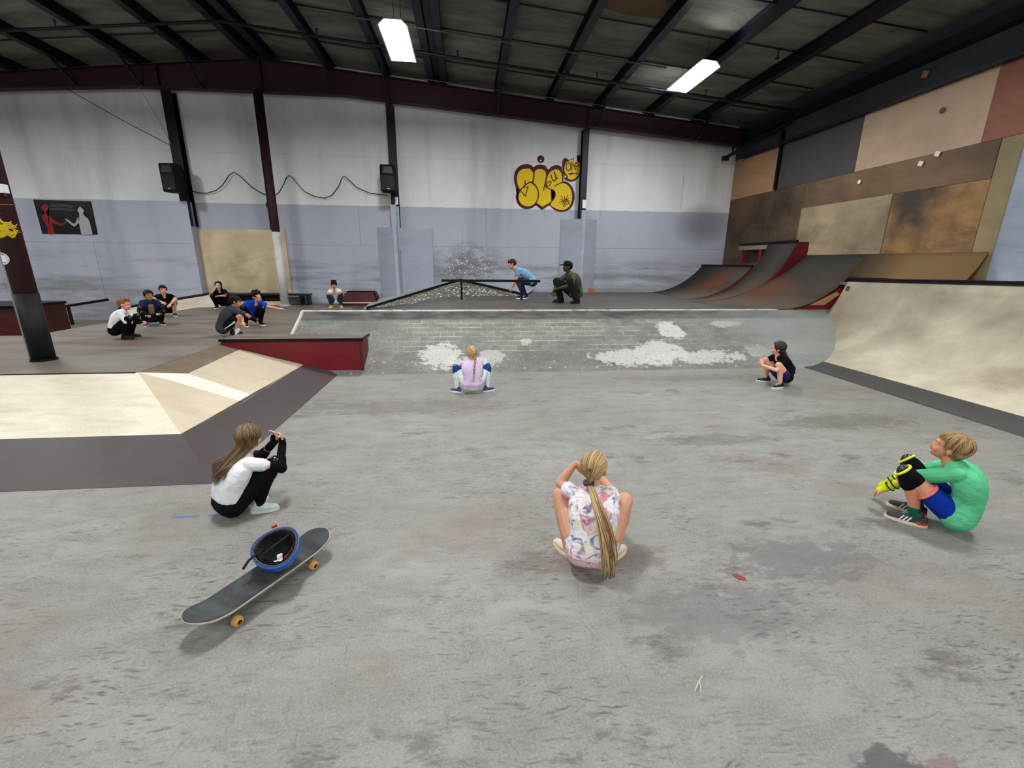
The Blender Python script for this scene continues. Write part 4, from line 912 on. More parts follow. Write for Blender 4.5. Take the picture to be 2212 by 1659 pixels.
# tape dashes, leaf, twig
mt = plain('worn blue tape', (86, 112, 150), .7, var=.2)
for (x0, x1, y, nm) in ((-2.03, -1.86, 2.895, 'left'), (-1.80, -1.62, 2.90, 'right')):
    bm = nb(); slab(bm, [(x0, y-.012, .0015), (x1, y-.010, .0015), (x1, y+.013, .0015), (x0, y+.012, .0015)], .001); tag(mk('floor_tape', bm, mt), 'worn blue tape dash on the floor by the white tee girl, the %s one' % nm, 'tape')
bm = nb(); rings(bm, [(.90, 1.34, .004), (.93, 1.37, .012), (.962, 1.395, .018)], [.0015, .0025, .001], 6); rings(bm, [(.94, 1.375, .012), (.935, 1.36, .006), (.925, 1.335, .003)], [.0015]*3, 6)
tag(mk('twig', bm, plain('bleached twig', (206, 198, 176), .8)), 'small pale forked twig on the floor at lower right', 'twig')
bm = nb(); slab(bm, [(1.46, 2.0, .002), (1.475, 1.96, .002), (1.515, 1.945, .002), (1.525, 1.975, .002), (1.49, 2.01, .002)], .0015); tag(mk('paint_chip', bm, plain('red chip', (128, 60, 56), .7)), 'small red paint chip on the floor right of the pony tail girl', 'paint chip')

# ------------------------------------------------------------------ people
def capsule(bm, p0, r0, p1=None, r1=None, n=12, flat=(1, 1), up=V((0, 0, 1))):
    p0 = V(p0); p1 = V(p1) if p1 is not None else p0 + V((0, 0, 1e-4)); r1 = r0 if r1 is None else r1
    d = p1-p0; L = d.length; d = d.normalized() if L > 1e-6 else V((0, 0, 1))
    pts, rr = [], []
    for k in range(1, 5):
        a = math.pi/2*k/4; pts.append(p0 - d*r0*math.cos(a)); rr.append(r0*math.sin(a))
    for k in range(0, 4):
        a = math.pi/2*k/4; pts.append(p1 + d*r1*math.sin(a)); rr.append(r1*math.cos(a))
    x, y, _ = frame(d, up)
    R = [[bm.verts.new(p + x*math.cos(2*math.pi*k/n)*r*flat[0] + y*math.sin(2*math.pi*k/n)*r*flat[1]) for k in range(n)] for p, r in zip(pts, rr)]
    for a, b in zip(R, R[1:]):
        for k in range(n): bm.faces.new((a[k], a[(k+1) % n], b[(k+1) % n], b[k]))
    bm.faces.new(R[0][::-1]); bm.faces.new(R[-1])
def ell(bm, c, r, M=None, n=14):
    T = Matrix.Translation(V(c)) @ (M.to_4x4() if M is not None else Matrix()) @ Matrix.Diagonal((*r, 1))
    bmesh.ops.create_uvsphere(bm, u_segments=n, v_segments=max(8, n*2//3), radius=1, matrix=T)
def blob(name, bm, mat, parent, vox=.006, sm=4, fac=.5, label=None):
    bmesh.ops.recalc_face_normals(bm, faces=bm.faces[:])
    o = mk(name, bm, mat, parent, True)
    m = o.modifiers.new('Remesh', 'REMESH'); m.mode = 'VOXEL'; m.voxel_size = vox; m.use_smooth_shade = True
    if sm: s = o.modifiers.new('Smooth', 'SMOOTH'); s.factor = fac; s.iterations = sm
    if label: o['label'] = label
    return o
def lerp(a, b, t): return a + (b-a)*t
def person(label, loc, rz, s=1., pel=(0, -.16, .16), chest=(0, -.09, .36), neck=(0, .01, .49), head=(0, .06, .62), hrot=(0, 0, 0), knees=((-.17, .11, .36), (.17, .11, .36)),
           ankles=((-.13, 0), (.13, 0)), toes=(15, -15), elbows=((-.2, .12, .36), (.2, .12, .36)), wrists=((-.06, .28, .38), (.06, .28, .38)), hands=None, sk=(214, 160, 132),
           hair=None, shirt=((230, 230, 230), .55), bottom=((20, 20, 24), 'long'), shoe=((30, 30, 32), (230, 230, 230)), sock=None, extras=(), shw=.115, fat=1., vox=.006, lean=0, ankz=(.065, .065), group=None, curl=(.5, .5), hw=None, hs=1., fs=1., lf=1.):
    r = thing('person', label, 'person', loc, rz, group); r.scale = (s, s, s)
    P, C, N, Hd = V(pel), V(chest), V(neck), V(head)
    K = [V(k) for k in knees]; A = [V((*a, z)) for a, z in zip(ankles, ankz)]; E = [V(e) for e in elbows]; Wr = [V(w_) for w_ in wrists]
    side = (-1, 1); ctrl = C*2 - (P+N)/2
    def spine(t): return P*(1-t)**2 + ctrl*2*t*(1-t) + N*t*t
    tilt = lean
    lat = V((math.cos(tilt), 0, math.sin(tilt)))
    SH = [spine(.9) + lat*sd*shw for sd in side]; HP = [P + V((sd*.072, .01, 0)) for sd in side]
    def torso(bm, infl=0., t0=0., t1=1., hem=0.):
        n = 14
        for i in range(n+1):
            t = lerp(t0, t1, i/n)
            w_ = (.060, .052, .058, .070, .080, .082, .05)[min(6, int(t*6))]*(1-(t*6 % 1)) + (.060, .052, .058, .070, .080, .082, .05)[min(6, int(t*6)+1)]*(t*6 % 1)
            rr = (.094, .082, .080, .084, .080, .056, .040)[min(6, int(t*6))]*(1-(t*6 % 1)) + (.094, .082, .080, .084, .080, .056, .040)[min(6, int(t*6)+1)]*(t*6 % 1)
            rr = rr*fat+infl + hem*max(0, 1-(t-t0)/.3); c = spine(t); w_ *= fat
            capsule(bm, c - lat*w_, rr, c + lat*w_, rr, 12)
    HM = Matrix.Rotation(hrot[0], 3, 'Z') @ Matrix.Rotation(hrot[1], 3, 'X') @ Matrix.Rotation(hrot[2], 3, 'Y') @ Matrix.Diagonal((hs, hs, hs))
    hp = lambda v: Hd + HM @ V(v)
    # --- body
    bm = nb(); torso(bm, -.008)
    capsule(bm, N - V((0, 0, .03)), .046, hp((0, -.012, -.06)), .040)
    ell(bm, hp((0, -.012, .022)), (.070, .088, .080), HM); ell(bm, hp((0, .028, -.03)), (.055, .056, .068), HM)
    ell(bm, hp((0, .054, -.078)), (.022, .02, .018), HM); ell(bm, hp((0, .03, -.066)), (.042, .04, .03), HM)
    capsule(bm, hp((0, .078, .0)), .006, hp((0, .0905, -.024)), .0095, 8); ell(bm, hp((-.009, .084, -.028)), (.008, .008, .006), HM); ell(bm, hp((.009, .084, -.028)), (.008, .008, .006), HM)
    for sd in side:
        ell(bm, hp((sd*.072, -.008, -.012)), (.010, .018, .028), HM @ Matrix.Rotation(sd*.3, 3, 'Z')); ell(bm, hp((sd*.032, .058, -.035)), (.022, .022, .022), HM)
        capsule(bm, hp((sd*.012, .080, .020)), .008, hp((sd*.044, .066, .018)), .008, 8)
    for i in (0, 1):
        capsule(bm, spine(.86) + lat*side[i]*.05, .044, SH[i], .042); capsule(bm, SH[i], .041, E[i], .031); capsule(bm, E[i], .031, lerp(E[i], Wr[i], .4), .031); capsule(bm, lerp(E[i], Wr[i], .35), .031, Wr[i], .020)
        capsule(bm, HP[i], .080, K[i], .050*lf); capsule(bm, lerp(HP[i], K[i], .25), .075*lf, lerp(HP[i], K[i], .6), .064*lf); capsule(bm, K[i], .048*lf, lerp(K[i], A[i], .35) + V((0, -.012, 0)), .049*lf); capsule(bm, lerp(K[i], A[i], .3) + V((0, -.012, 0)), .048*lf, A[i], .030*lf)
        # hand
        W_ = Wr[i]; d = (W_-E[i]).normalized(); hd = V(hands[i][0]).normalized() if hands and hands[i] else d
        nrm = V(hands[i][1]).normalized() if hands and hands[i] else V((0, -.3, -1)).normalized()
        lx = hd.cross(nrm); lx = lx.normalized() if lx.length > 1e-3 else V((1, 0, 0)); nrm = lx.cross(hd).normalized()
        cl = curl[i]
        for k in range(4):
            u = (-.0225+.015*k); capsule(bm, W_ + lx*u*.55 + hd*.006, .0125, W_ + lx*u + hd*.055, .0105, 8)
        for k, L in enumerate((.044, .052, .050, .040)):
            u = -.0240+.016*k; b = W_ + lx*u + hd*.058; spread = lx*u*(.9 if cl < .3 else .35)
            d1 = (hd*math.cos(cl*.8) + nrm*math.sin(cl*.8) + spread*4).normalized(); d2 = (hd*math.cos(cl*2.) + nrm*math.sin(cl*2.) + spread*4).normalized()
            m1 = b + d1*L*.5; capsule(bm, b - hd*.008, .0092, m1, .0082, 8); capsule(bm, m1, .0082, m1 + d2*L*.5, .0072, 8)
        ts = -1 if i == 1 else 1
        ts = ts * (1 if True else -1)
        tb = W_ + hd*.018 + lx*ts*.016; td = (hd*.65 + lx*ts*.75 + nrm*.25).normalized(); t1_ = tb + td*.032
        capsule(bm, tb, .0115, t1_, .0095, 8); capsule(bm, t1_, .0095, t1_ + (td*.5 + hd*.6 + nrm*.3).normalized()*.024, .0080, 8)
    bmod = blob('body', bm, skin('skin %d %d %d' % sk, sk), r, vox if vox < .0055 else .0052, 3)
    # --- face
    me_w = plain('eye white', (228, 224, 218), .3); me_i = plain('iris dark', (40, 26, 20), .2); ml = skin('lips %d' % sk[0], (int(sk[0]*.88), int(sk[1]*.72), int(sk[2]*.72)))
    hc = hair['c'] if hair else ((40, 30, 25), (30, 22, 20))
    mh = MATS.get('hair %s' % (hc,)) or hair_mat('hair %s' % (hc,), *hc); MATS['hair %s' % (hc,)] = mh
    for sd in side:
        bm = nb(); ell(bm, hp((sd*.029, .0715, .003)), (.0115, .0065, .0050), HM, 12); e = mk('eye', bm, me_w, r, True)
        bm = nb(); ell(bm, hp((sd*.029, .0762, .003)), (.0052, .0026, .0048), HM, 10); mk('iris', bm, me_i, r, True).parent = e
        bm = nb(); rings(bm, [hp((sd*.014, .086, .018)), hp((sd*.029, .083, .0235)), hp((sd*.045, .073, .019))], [.0022, .0032, .0018], 6); mk('eyebrow', bm, mh, r, True)
    bm = nb(); rings(bm, [hp((-.021, .076, -.052)), hp((-.010, .0825, -.0495)), hp((0, .084, -.051)), hp((.010, .0825, -.0495)), hp((.021, .076, -.052))], [.0015, .0040, .0045, .0040, .0015], 8, (1, 1)); mk('lips', bm, ml, r, True)
    # --- hair
    if hair: make_hair(r, hair, hp, HM, mh, vox)
    # --- shirt
    c, sl = shirt[0], shirt[1]; mc = c if not isinstance(c, tuple) else cloth('cloth %d %d %d' % c, c)
    bm = nb(); torso(bm, .010, .06 if len(shirt) < 3 else shirt[2], .97, .008)
    for i in (0, 1):
        capsule(bm, spine(.86) + lat*side[i]*.05, .055, SH[i], .055); t = sl if isinstance(sl, float) else sl[i]
        if t <= 1: capsule(bm, SH[i], .055, lerp(SH[i], E[i], t), .053 if t < .9 else .044)
        else: capsule(bm, SH[i], .054, E[i], .044); capsule(bm, E[i], .044, lerp(E[i], Wr[i], t-1), .032)
    ell(bm, hp((0, .0, .02)), (.001, .001, .001), HM)
    blob('shirt', bm, mc, r, vox, 4)
    # --- bottoms
    cb, kind = bottom; mb = cb if not isinstance(cb, tuple) else cloth('cloth %d %d %d' % cb, cb)
    bm = nb(); capsule(bm, P - lat*.06*fat, .099*fat, P + lat*.06*fat, .099*fat); c2 = spine(.14); capsule(bm, c2 - lat*.055*fat, .090*fat, c2 + lat*.055*fat, .090*fat)
    for i in (0, 1):
        if kind == 'long':
            capsule(bm, HP[i], .086, K[i], .057); capsule(bm, lerp(HP[i], K[i], .25), .082, lerp(HP[i], K[i], .6), .070); capsule(bm, K[i], .056, lerp(K[i], A[i], .4) + V((0, -.012, 0)), .056); capsule(bm, lerp(K[i], A[i], .35) + V((0, -.012, 0)), .055, lerp(K[i], A[i], .93), .042)
        elif kind == 'wide':
            capsule(bm, HP[i], .092, K[i], .068); capsule(bm, K[i], .068, lerp(K[i], A[i], .88), .060)
        else:
            capsule(bm, HP[i], .088, lerp(HP[i], K[i], kind), .079); capsule(bm, lerp(HP[i], K[i], .2), .086, lerp(HP[i], K[i], kind), .078)
    bo = blob('trousers' if kind in ('long', 'wide') else 'shorts', bm, mb, r, vox, 4)
    # --- shoes
    for i in (0, 1):
        yaw = R_(toes[i]); a = A[i]; f = V((-math.sin(yaw), math.cos(yaw), 0)); z0 = a.z-.065
        B = lambda t, z: V((a.x, a.y, 0)) + f*t*fs + V((0, 0, z+z0)); l = V((f.y, -f.x, 0))
        bm = nb(); capsule(bm, B(-.03, .040), .030, B(.04, .042), .033); capsule(bm, B(.03, .040), .033, B(.115, .028), .026, flat=(1.1, .85)); capsule(bm, B(.0, .05), .032, B(-.01, .085), .036, flat=(1, 1))
        capsule(bm, B(-.045, .03), .022, B(-.045, .06), .022)
        so = blob('shoe', bm, plain('shoe %d %d %d' % shoe[0], shoe[0], .7), r, .006, 3)
        bm = nb(); n = 24; out = []
        for k in range(n):
            th = 2*math.pi*k/n; t = math.cos(th); w_ = .036*(1.0 + .12*t) * math.sin(th); out.append(B(.04+.1075*t, 0) + l*w_)
        lo = [bm.verts.new(p + V((0, 0, .0))) for p in out]; hi = [bm.verts.new(p + V((0, 0, .022))) for p in out]
        bm.faces.new(lo[::-1]); bm.faces.new(hi)
        for k in range(n): bm.faces.new((lo[k], lo[(k+1) % n], hi[(k+1) % n], hi[k]))
        bmesh.ops.recalc_face_normals(bm, faces=bm.faces[:]); sl_ = mk('sole', bm, plain('sole %d %d %d' % shoe[1], shoe[1], .6), r); sl_.parent = so
        if 'laces' in extras:
            bm = nb()
            for q in (.03, .045, .06, .075): tube(bm, B(q, .078-.35*(q-.03)) + l*.018, B(q, .078-.35*(q-.03)) - l*.018, .003, 6)
            mk('laces', bm, M_white, r).parent = so
        if 'stripes' in extras:
            for sd2 in (-1, 1):
                bm = nb()
                for q in (.022, .040, .058): bar(bm, B(q+.012, .024) + l*sd2*.0375, B(q-.006, .062) + l*sd2*.0335, .009, .003, l)
                mk('side_stripes', bm, M_white, r).parent = so
            bm = nb(); capsule(bm, B(-.045, .032), .0245, B(-.02, .030), .033); blob('heel_patch', bm, plain('red heel', (206, 52, 50), .6), r, .006, 2).parent = so
        if sock:
            bm = nb(); top_ = lerp(A[i], K[i], sock[1]); capsule(bm, A[i] + V((0, 0, -.005)), .036, top_, .040); blob('sock', bm, cloth('cloth %d %d %d' % sock[0], sock[0]), r, .006, 2)
    # --- pads
    for e in extras:
        if not isinstance(e, tuple): continue
        k = e[0]
        if k == 'knee':
            for i in e[1]:
                d = ((K[i]-HP[i]).normalized()*1.3 + (K[i]-A[i]).normalized()*.25); d.normalize(); ax = (K[i]-A[i]).normalized(); ax2 = (K[i]-HP[i]).normalized()
                bm = nb(); capsule(bm, K[i] - ax*.07, .060, K[i] - ax*.0, .064); capsule(bm, K[i], .064, K[i] - ax2*.06, .062); pd = blob('knee_pad', bm, cloth('cloth %d %d %d' % e[2], e[2]), r, .006, 3)
                bm = nb(); ell(bm, K[i] + d*.032, (.046, .046, .054)); c1 = blob('pad_cap', bm, plain('cap %d %d %d' % e[3], e[3], .25, spec=.6), r, .006, 2); c1.parent = pd
                if len(e) > 4:
                    x_, y_, _ = frame(d); q = [K[i] + d*.045 + (x_*math.cos(t) + y_*math.sin(t)*1.1)*.050 for t in [j*math.pi/8 for j in range(17)]]
                    bm = nb(); rings(bm, q, [.009]*17, 8); c1 = mk('pad_trim', bm, plain('trim %d %d %d' % e[4], e[4], .5), r, True); c1.parent = pd
                    bm = nb(); box(bm, K[i] - ax2*.075 + V((0, 0, .05)), (.03, .02, .02)); c1 = mk('strap_tab', bm, plain('trim %d %d %d' % e[4], e[4], .5), r); c1.parent = pd
        if k == 'elbow':
            for i in e[1]:
                bm = nb(); ax = (SH[i]-E[i]).normalized(); ax2 = (Wr[i]-E[i]).normalized()
                capsule(bm, E[i] + ax*.055, .044, E[i], .047); capsule(bm, E[i], .047, E[i] + ax2*.06, .042); ell(bm, E[i] - (ax+ax2).normalized()*.02, (.042, .042, .045)); blob('elbow_pad', bm, cloth('cloth %d %d %d' % e[2], e[2]), r, .006, 3)
        if k == 'wrist':
            for i in e[1]:
                d = (Wr[i]-E[i]).normalized(); hd = V(hands[i][0]).normalized() if hands and hands[i] else d
                bm = nb(); capsule(bm, Wr[i] - d*.085, .034, Wr[i], .031); capsule(bm, Wr[i], .030, Wr[i] + hd*.035, .030, flat=(1.25, .8)); wg = blob('wrist_guard', bm, cloth('cloth %d %d %d' % e[2], e[2]), r, .006, 2)
                if len(e) > 3:
                    x_, y_, _ = frame(d)
                    bm = nb()
                    for o_ in (-.07, -.035): rings(bm, [Wr[i] + d*o_ + (x_*math.cos(t) + y_*math.sin(t))*.034 for t in [j*math.pi/6 for j in range(13)]], [.009]*13, 8, (1, .5))
                    c1 = mk('strap', bm, plain('trim %d %d %d' % e[3], e[3], .5), r, True); c1.parent = wg
        if k == 'hem':
            for i in (0, 1):
                ax = (K[i]-HP[i]).normalized(); x_, y_, _ = frame(ax); c_ = HP[i] + (K[i]-HP[i])*kind + ax*.045
                bm = nb(); rings(bm, [c_ + (x_*math.cos(t) + y_*math.sin(t))*.070 for t in [j*math.pi/10 for j in range(21)]], [.010]*21, 8); mk('shorts_hem', bm, cloth('cloth %d %d %d' % e[1], e[1]), r, True).parent = bo
        if k == 'cap':
            bm = nb(); ell(bm, hp((0, -.012, .045)), (.081, .099, .075), HM); blob('cap_crown', bm, M_blackmat, r, .006, 2).name = 'cap'
            cp = r.children[-1]
            bm = nb(); capsule(bm, hp((-.035, .075, .045)), .012, hp((.035, .075, .045)), .012); capsule(bm, hp((-.038, .12, .036)), .010, hp((.038, .12, .036)), .010); capsule(bm, hp((-.025, .145, .033)), .009, hp((.025, .145, .033)), .009)
            for q in (.085, .1, .11, .13): capsule(bm, hp((-.04, q, .04)), .009, hp((.04, q, .04)), .009)
            b_ = blob('cap_brim', bm, M_blackmat, r, .005, 2)
        if k == 'beanie':
            bm = nb(); ell(bm, hp((0, -.012, .048)), (.082, .098, .078), HM); capsule(bm, hp((-.04, -.02, .10)), .035, hp((.04, -.02, .10)), .035); blob('beanie', bm, M_blackmat, r, .006, 2)
        if k == 'print':
            bm = nb(); ell(bm, spine(.55) + V((0, .086, 0)), (.05, .018, .07)); blob('shirt_print', bm, plain('print %d' % e[1][0], e[1], .8), r, .006, 2)
        if k == 'tail_tie':
            bm = nb(); c_ = hp(e[1]); rings(bm, [c_ + V((math.cos(t)*.026, math.sin(t)*.02, .005*math.sin(3*t))) for t in [j*math.pi/6 for j in range(13)]], [.014]*13, 8); blob('hair_tie', bm, cloth('cloth %d %d %d' % e[2], e[2]), r, .005, 2)
        if k == 'stripe':
            for i in (0, 1):
                bm = nb(); ax = (K[i]-HP[i]).normalized(); rings(bm, [HP[i] + ax*q + V((side[i]*.082, 0, -.02)) for q in (.02, .12, .24)], [.012]*3, 8, (.6, 1)); mk('side_stripe', bm, M_white, r, True).parent = bo
        if k == 'jacket':
            bm = nb(); torso(bm, .022, .04, .95, .01)
            for i in (0, 1): capsule(bm, spine(.86) + lat*side[i]*.05, .064, SH[i], .064); capsule(bm, SH[i], .060, lerp(SH[i], E[i], e[2]), .055)
            m_ = cloth('cloth %d %d %d' % e[1], e[1])
            o_ = blob('jacket', bm, m_, r, .008, 3)
            bm = nb(); rings(bm, [spine(.78) + V((0, .10, 0)), spine(.5) + V((0, .112, .0)), spine(.2) + V((0, .115, 0))], [.045, .05, .05], 10, (1, .25)); blob('shirt_front', bm, plain('print %d' % e[3][0], e[3], .8), r, .006, 2)
    return r

def strands(name, r, mats, paths, rad, parent=None, n=5):
    bm = nb()
    for p in paths:
        mi = rnd.randrange(len(mats)); k = len(p); rings(bm, p, [rad*(1-.75*(i/(k-1))**3)*min(1, .25+.75*i/2) for i in range(k)], n, mi=mi)
    o = mk(name, bm, mats, r, True); return o
def bez(a, b, c, d, n=9):
    return [a*(1-t)**3 + b*3*t*(1-t)**2 + c*3*t*t*(1-t) + d*t**3 for t in [i/(n-1) for i in range(n)]]
def over(a, b, n=8, R=(.0805, .0965, .0845), c=(0, -.024, .034), lift=1.):
    """path on the scalp ellipsoid between two directions, in head space"""
    a, b, c = V(a)-V(c), V(b)-V(c), V(c); out = []
    for i in range(n):
        try: p = a.normalized().slerp(b.normalized(), i/(n-1))
        except Exception: p = lerp(a, b, i/(n-1))
        k = math.sqrt((p.x/R[0])**2+(p.y/R[1])**2+(p.z/R[2])**2); out.append(c + p/max(k, 1e-4)*lift)
    return out
def make_hair(r, h, hp, HM, mh, vox):
    st = h['s']; bm = nb(); c1, c2 = h['c']
    m1 = plain('strand %s' % (c1,), c1, .5, spec=.3); m2 = plain('strand %s' % (c2,), c2, .5, spec=.3); m3 = plain('strand m %s' % (c2,), tuple(min(255, int((a+b)/2*1.05)) for a, b in zip(c1, c2)), .4, spec=.5)
    ell(bm, hp((0, -.026, .034)), (.0775, .091, .0805), HM)
    if st in ('short', 'crop', 'curly'):
        ell(bm, hp((0, -.046, -.004)), (.074, .066, .056), HM)
        if st == 'short':
            for k in range(-4, 5): capsule(bm, hp((k*.012, .030, .086-.0010*k*k)), .016, hp((k*.016, .073-.0008*k*k, .046)), .009, 8)
            for sd in (-1, 1): capsule(bm, hp((sd*.072, .01, .04)), .016, hp((sd*.073, .014, -.012)), .009, 8)
        if st == 'crop':
            for k in range(-3, 4): capsule(bm, hp((k*.016, .035, .100)), .016, hp((k*.015, .064-.0008*k*k, .068)), .012, 8)
        if st == 'curly':
            for k in range(26):
                a = rnd.uniform(0, 6.28); z = rnd.uniform(.03, .11); q = .085*math.sqrt(max(.1, 1-((z-.03)/.1)**2)); ell(bm, hp((q*math.cos(a), -.02+q*1.1*math.sin(a)*(1 if math.sin(a) < 0 else .75), z)), (.02, .02, .02), HM, 8)
        blob('hair', bm, mh, r, vox, 2)
    elif st == 'mop':     # combed straight bowl of hair
        ell(bm, hp((0, -.046, -.004)), (.078, .072, .062), HM); ell(bm, hp((0, -.03, .03)), (.084, .098, .086), HM)
        blob('hair', bm, mh, r, vox, 2)
        P = []
        for k in range(460):
            an = rnd.uniform(-3.14, 3.14); f_ = abs(an)/3.14      # 0 = back, 1 = front
            zr = -.062 if f_ < .38 else (-.030 if f_ < .58 else (.006 if f_ < .72 else .050))
            rr_ = (.078, .096)
            rim = (rr_[0]*math.sin(an), -.03-rr_[1]*math.cos(an), zr+rnd.uniform(-.010, .012))
            P.append([hp(q) for q in over((rnd.uniform(-.02, .02), -.035+rnd.uniform(-.02, .02), .12), rim, 9, (.084, .101, .088), lift=1+rnd.uniform(-.01, .05))])
        strands('hair_strands', r, [m1, m2, m3], P, .0030)
    elif st in ('pony', 'braid'):
        ell(bm, hp((0, -.046, -.004)), (.074, .062, .055), HM)
        for sd in (-1, 1): capsule(bm, hp((sd*.066, .02, .045)), .014, hp((sd*.066, -.03, -.015)), .014, 8)
        blob('hair', bm, mh, r, vox, 3)
        bk = nb(); ell(bk, hp(V(h['tie'])*.86), (.024, .020, .030), HM); blob('hair_gather', bk, mh, r, .005, 1)
        T = hp(h['tie']); P = []
        for k in range(420):
            b_ = rnd.uniform(-2.0, 2.0); st_ = (.080*math.sin(b_), .045-.03*abs(b_)/2, .034+.084*math.cos(b_))
            lf_ = 1+rnd.uniform(.0, .045); md_ = (.082*math.sin(b_), -.080, .034+.058*math.cos(b_)); EE = (.0815, .0985, .087); pth = [hp(q) for q in over(st_, md_, 8, EE, lift=lf_)[:-1]+over(md_, V(h['tie'])*.93, 7, EE, lift=lf_)]; pth[-1] = T + V((rnd.uniform(-.01, .01), 0, rnd.uniform(-.008, .008)))
            P.append(pth)
        strands('hair_strands', r, [m1, m2, m3], P, .0028)
        L = h['end']; P = []
        if st == 'pony':
            for k in range(230):
                gg = lambda s_: max(-1.5*s_, min(1.5*s_, rnd.gauss(0, s_))); o = V((gg(1), gg(.6), gg(.5))); q = rnd.random(); cl_ = rnd.choice((-.028, -.018, .012, .034))
                e = V(L[-1]) + V((cl_+o.x*.006, o.y*.008, o.z*.012 + (.09*q if q > .7 else 0) + cl_*.4))
                P.append(bez(T + o*.007, V(L[0]) + V((o.x*.022, o.y*.012, o.z*.01)), V(L[1]) + V((cl_*.6+o.x*.026, o.y*.012, 0)), e, 13))
            strands('ponytail', r, [m1, m2, m3], P, .0030)
        else:
            pts = [T] + [V(p) for p in L]
            bm = nb()
            N = 14
            path = []
            for i in range(N):
                t = i/(N-1)*(len(pts)-1); j = min(int(t), len(pts)-2); path.append(lerp(pts[j], pts[j+1], t-j))
            for i, p in enumerate(path):
                for sd in (-1, 1): ell(bm, p + V((sd*.007, 0, 0)), (.011*(1-.5*i/N), .010, .014), Matrix.Rotation(sd*.5, 3, 'Y'), 8)
            mk('braid', bm, mh, r, True)
            bm = nb()
            for i in range(1, 6): ell(bm, path[i*2-1] + V((.004, -.010, 0)), (.008, .005, .007), None, 8)
            mk('black_braid_ties', bm, M_black, r, True)
    elif st == 'long':
        ell(bm, hp((0, -.046, -.01)), (.077, .068, .062), HM)
        for sd in (-1, 1): capsule(bm, hp((sd*.062, -.01, .05)), .016, hp((sd*.064, -.03, -.04)), .014, 8)
        L0_ = V(h['end'][0]); Nk = hp((0, -.045, -.03)); mid_ = lerp(Nk, L0_, .55)
        for u_ in (-1, -.5, 0, .5, 1): capsule(bm, Nk + V((u_*.035, .01, 0)), .040, mid_ + V((u_*.040, .03, 0)), .022)
        blob('hair', bm, mh, r, vox, 3)
        P = []; L = [V(p) for p in h['end']]; wd = h.get('w', .09)
        for k in range(h.get('n', 210)):
            a = rnd.uniform(-2.15, 2.15); u = math.sin(a); sd_ = 1 if a > 0 else -1
            st_ = (sd_*.004, rnd.uniform(-.07, .055) if abs(a) > 1.0 else rnd.uniform(-.09, .0), .118)
            earl = (.084*math.sin(a), -.026 - .098*math.cos(a), -.015); ear = hp(earl)
            e = L[1] + V((u*wd + rnd.uniform(-.02, .02), rnd.uniform(-.01, .01) + .05*abs(u), rnd.uniform(-.05, .05)+(.08*abs(u))))
            m_ = L[0] + V((u*wd*1.1, .04*abs(u)*1.5, 0))
            a1 = [hp(q) for q in over(st_, earl, 8, (.083, .099, .087), lift=1+rnd.uniform(.01, .06))]; ear = a1[-1]; b1 = bez(ear, ear + (a1[-1]-a1[-2])*1.6, m_, e, 9)
            P.append(a1 + b1[1:])
        strands('hair_strands', r, [m1, m2, m3], P, h.get('r', .0052))

BLK = (14, 14, 16)
S1 = (218, 160, 130); S2 = (186, 130, 98); S3 = (222, 176, 152)
DARK = ((34, 26, 24), (20, 16, 16))
td = tie_dye()
person('girl in tie-dye tee and shorts squatting with her back to us, long blonde ponytail', (.71, 2.255, 0), R_(-14), .88, lf=1.18, fs=1.1,
       pel=(0, -.17, .15), chest=(-.0, -.12, .35), neck=(0, -.01, .485), head=(.0, .04, .63), hrot=(R_(-22), R_(2), 0), knees=((-.215, .10, .37), (.215, .10, .37)), ankles=((-.15, -.03), (.15, -.03)), toes=(38, -38),
       elbows=((-.225, .04, .50), (.12, .20, .40)), wrists=((-.125, .09, .63), (.03, .30, .46)), hands=(((.5, -.2, -.55), (.6, .6, .2)), None), sk=(200, 148, 120),
       hair=dict(s='pony', c=((206, 178, 128), (128, 98, 62)), tie=(.0, -.10, -.06), end=((.02, -.25, .52), (.11, -.31, .30), (.10, -.30, .06))), shirt=(td, .45, .0), bottom=(td, .34),
       shoe=((206, 186, 166), (226, 208, 180)), extras=(('tail_tie', (0, -.104, -.062), (70, 74, 68)),), vox=.0048, curl=(.35, .5))
person('girl in white tee and black leggings squatting by the skateboard, long light brown hair', (-1.53, 2.97, 0), R_(-42), .87,
       pel=(0, -.17, .13), chest=(0, -.12, .33), neck=(0, -.01, .46), head=(.0, .05, .60), hrot=(R_(36), R_(-4), 0), knees=((-.13, .13, .37), (.13, .13, .37)), ankles=((-.09, 0), (.09, 0)), toes=(-14, -34),
       elbows=((-.13, .16, .36), (.17, .17, .36)), wrists=((-.03, .25, .50), (.09, .25, .50)), hands=(((.1, .0, 1), (.3, -1, 0)), ((0, .05, 1), (-.3, -1, 0))), sk=S3,
       hair=dict(s='long', c=((132, 104, 72), (76, 57, 41)), end=((0, -.17, .45), (-.01, -.25, .33)), w=.09, n=460, r=.0032), shirt=((226, 226, 228), .42, .16), bottom=(BLK, 'long'), shoe=((196, 212, 210), (214, 222, 218)),
       extras=(('elbow', (0, 1), BLK), ('wrist', (0, 1), BLK), ('knee', (1,), BLK, BLK)), vox=.0048, curl=(.4, .3))
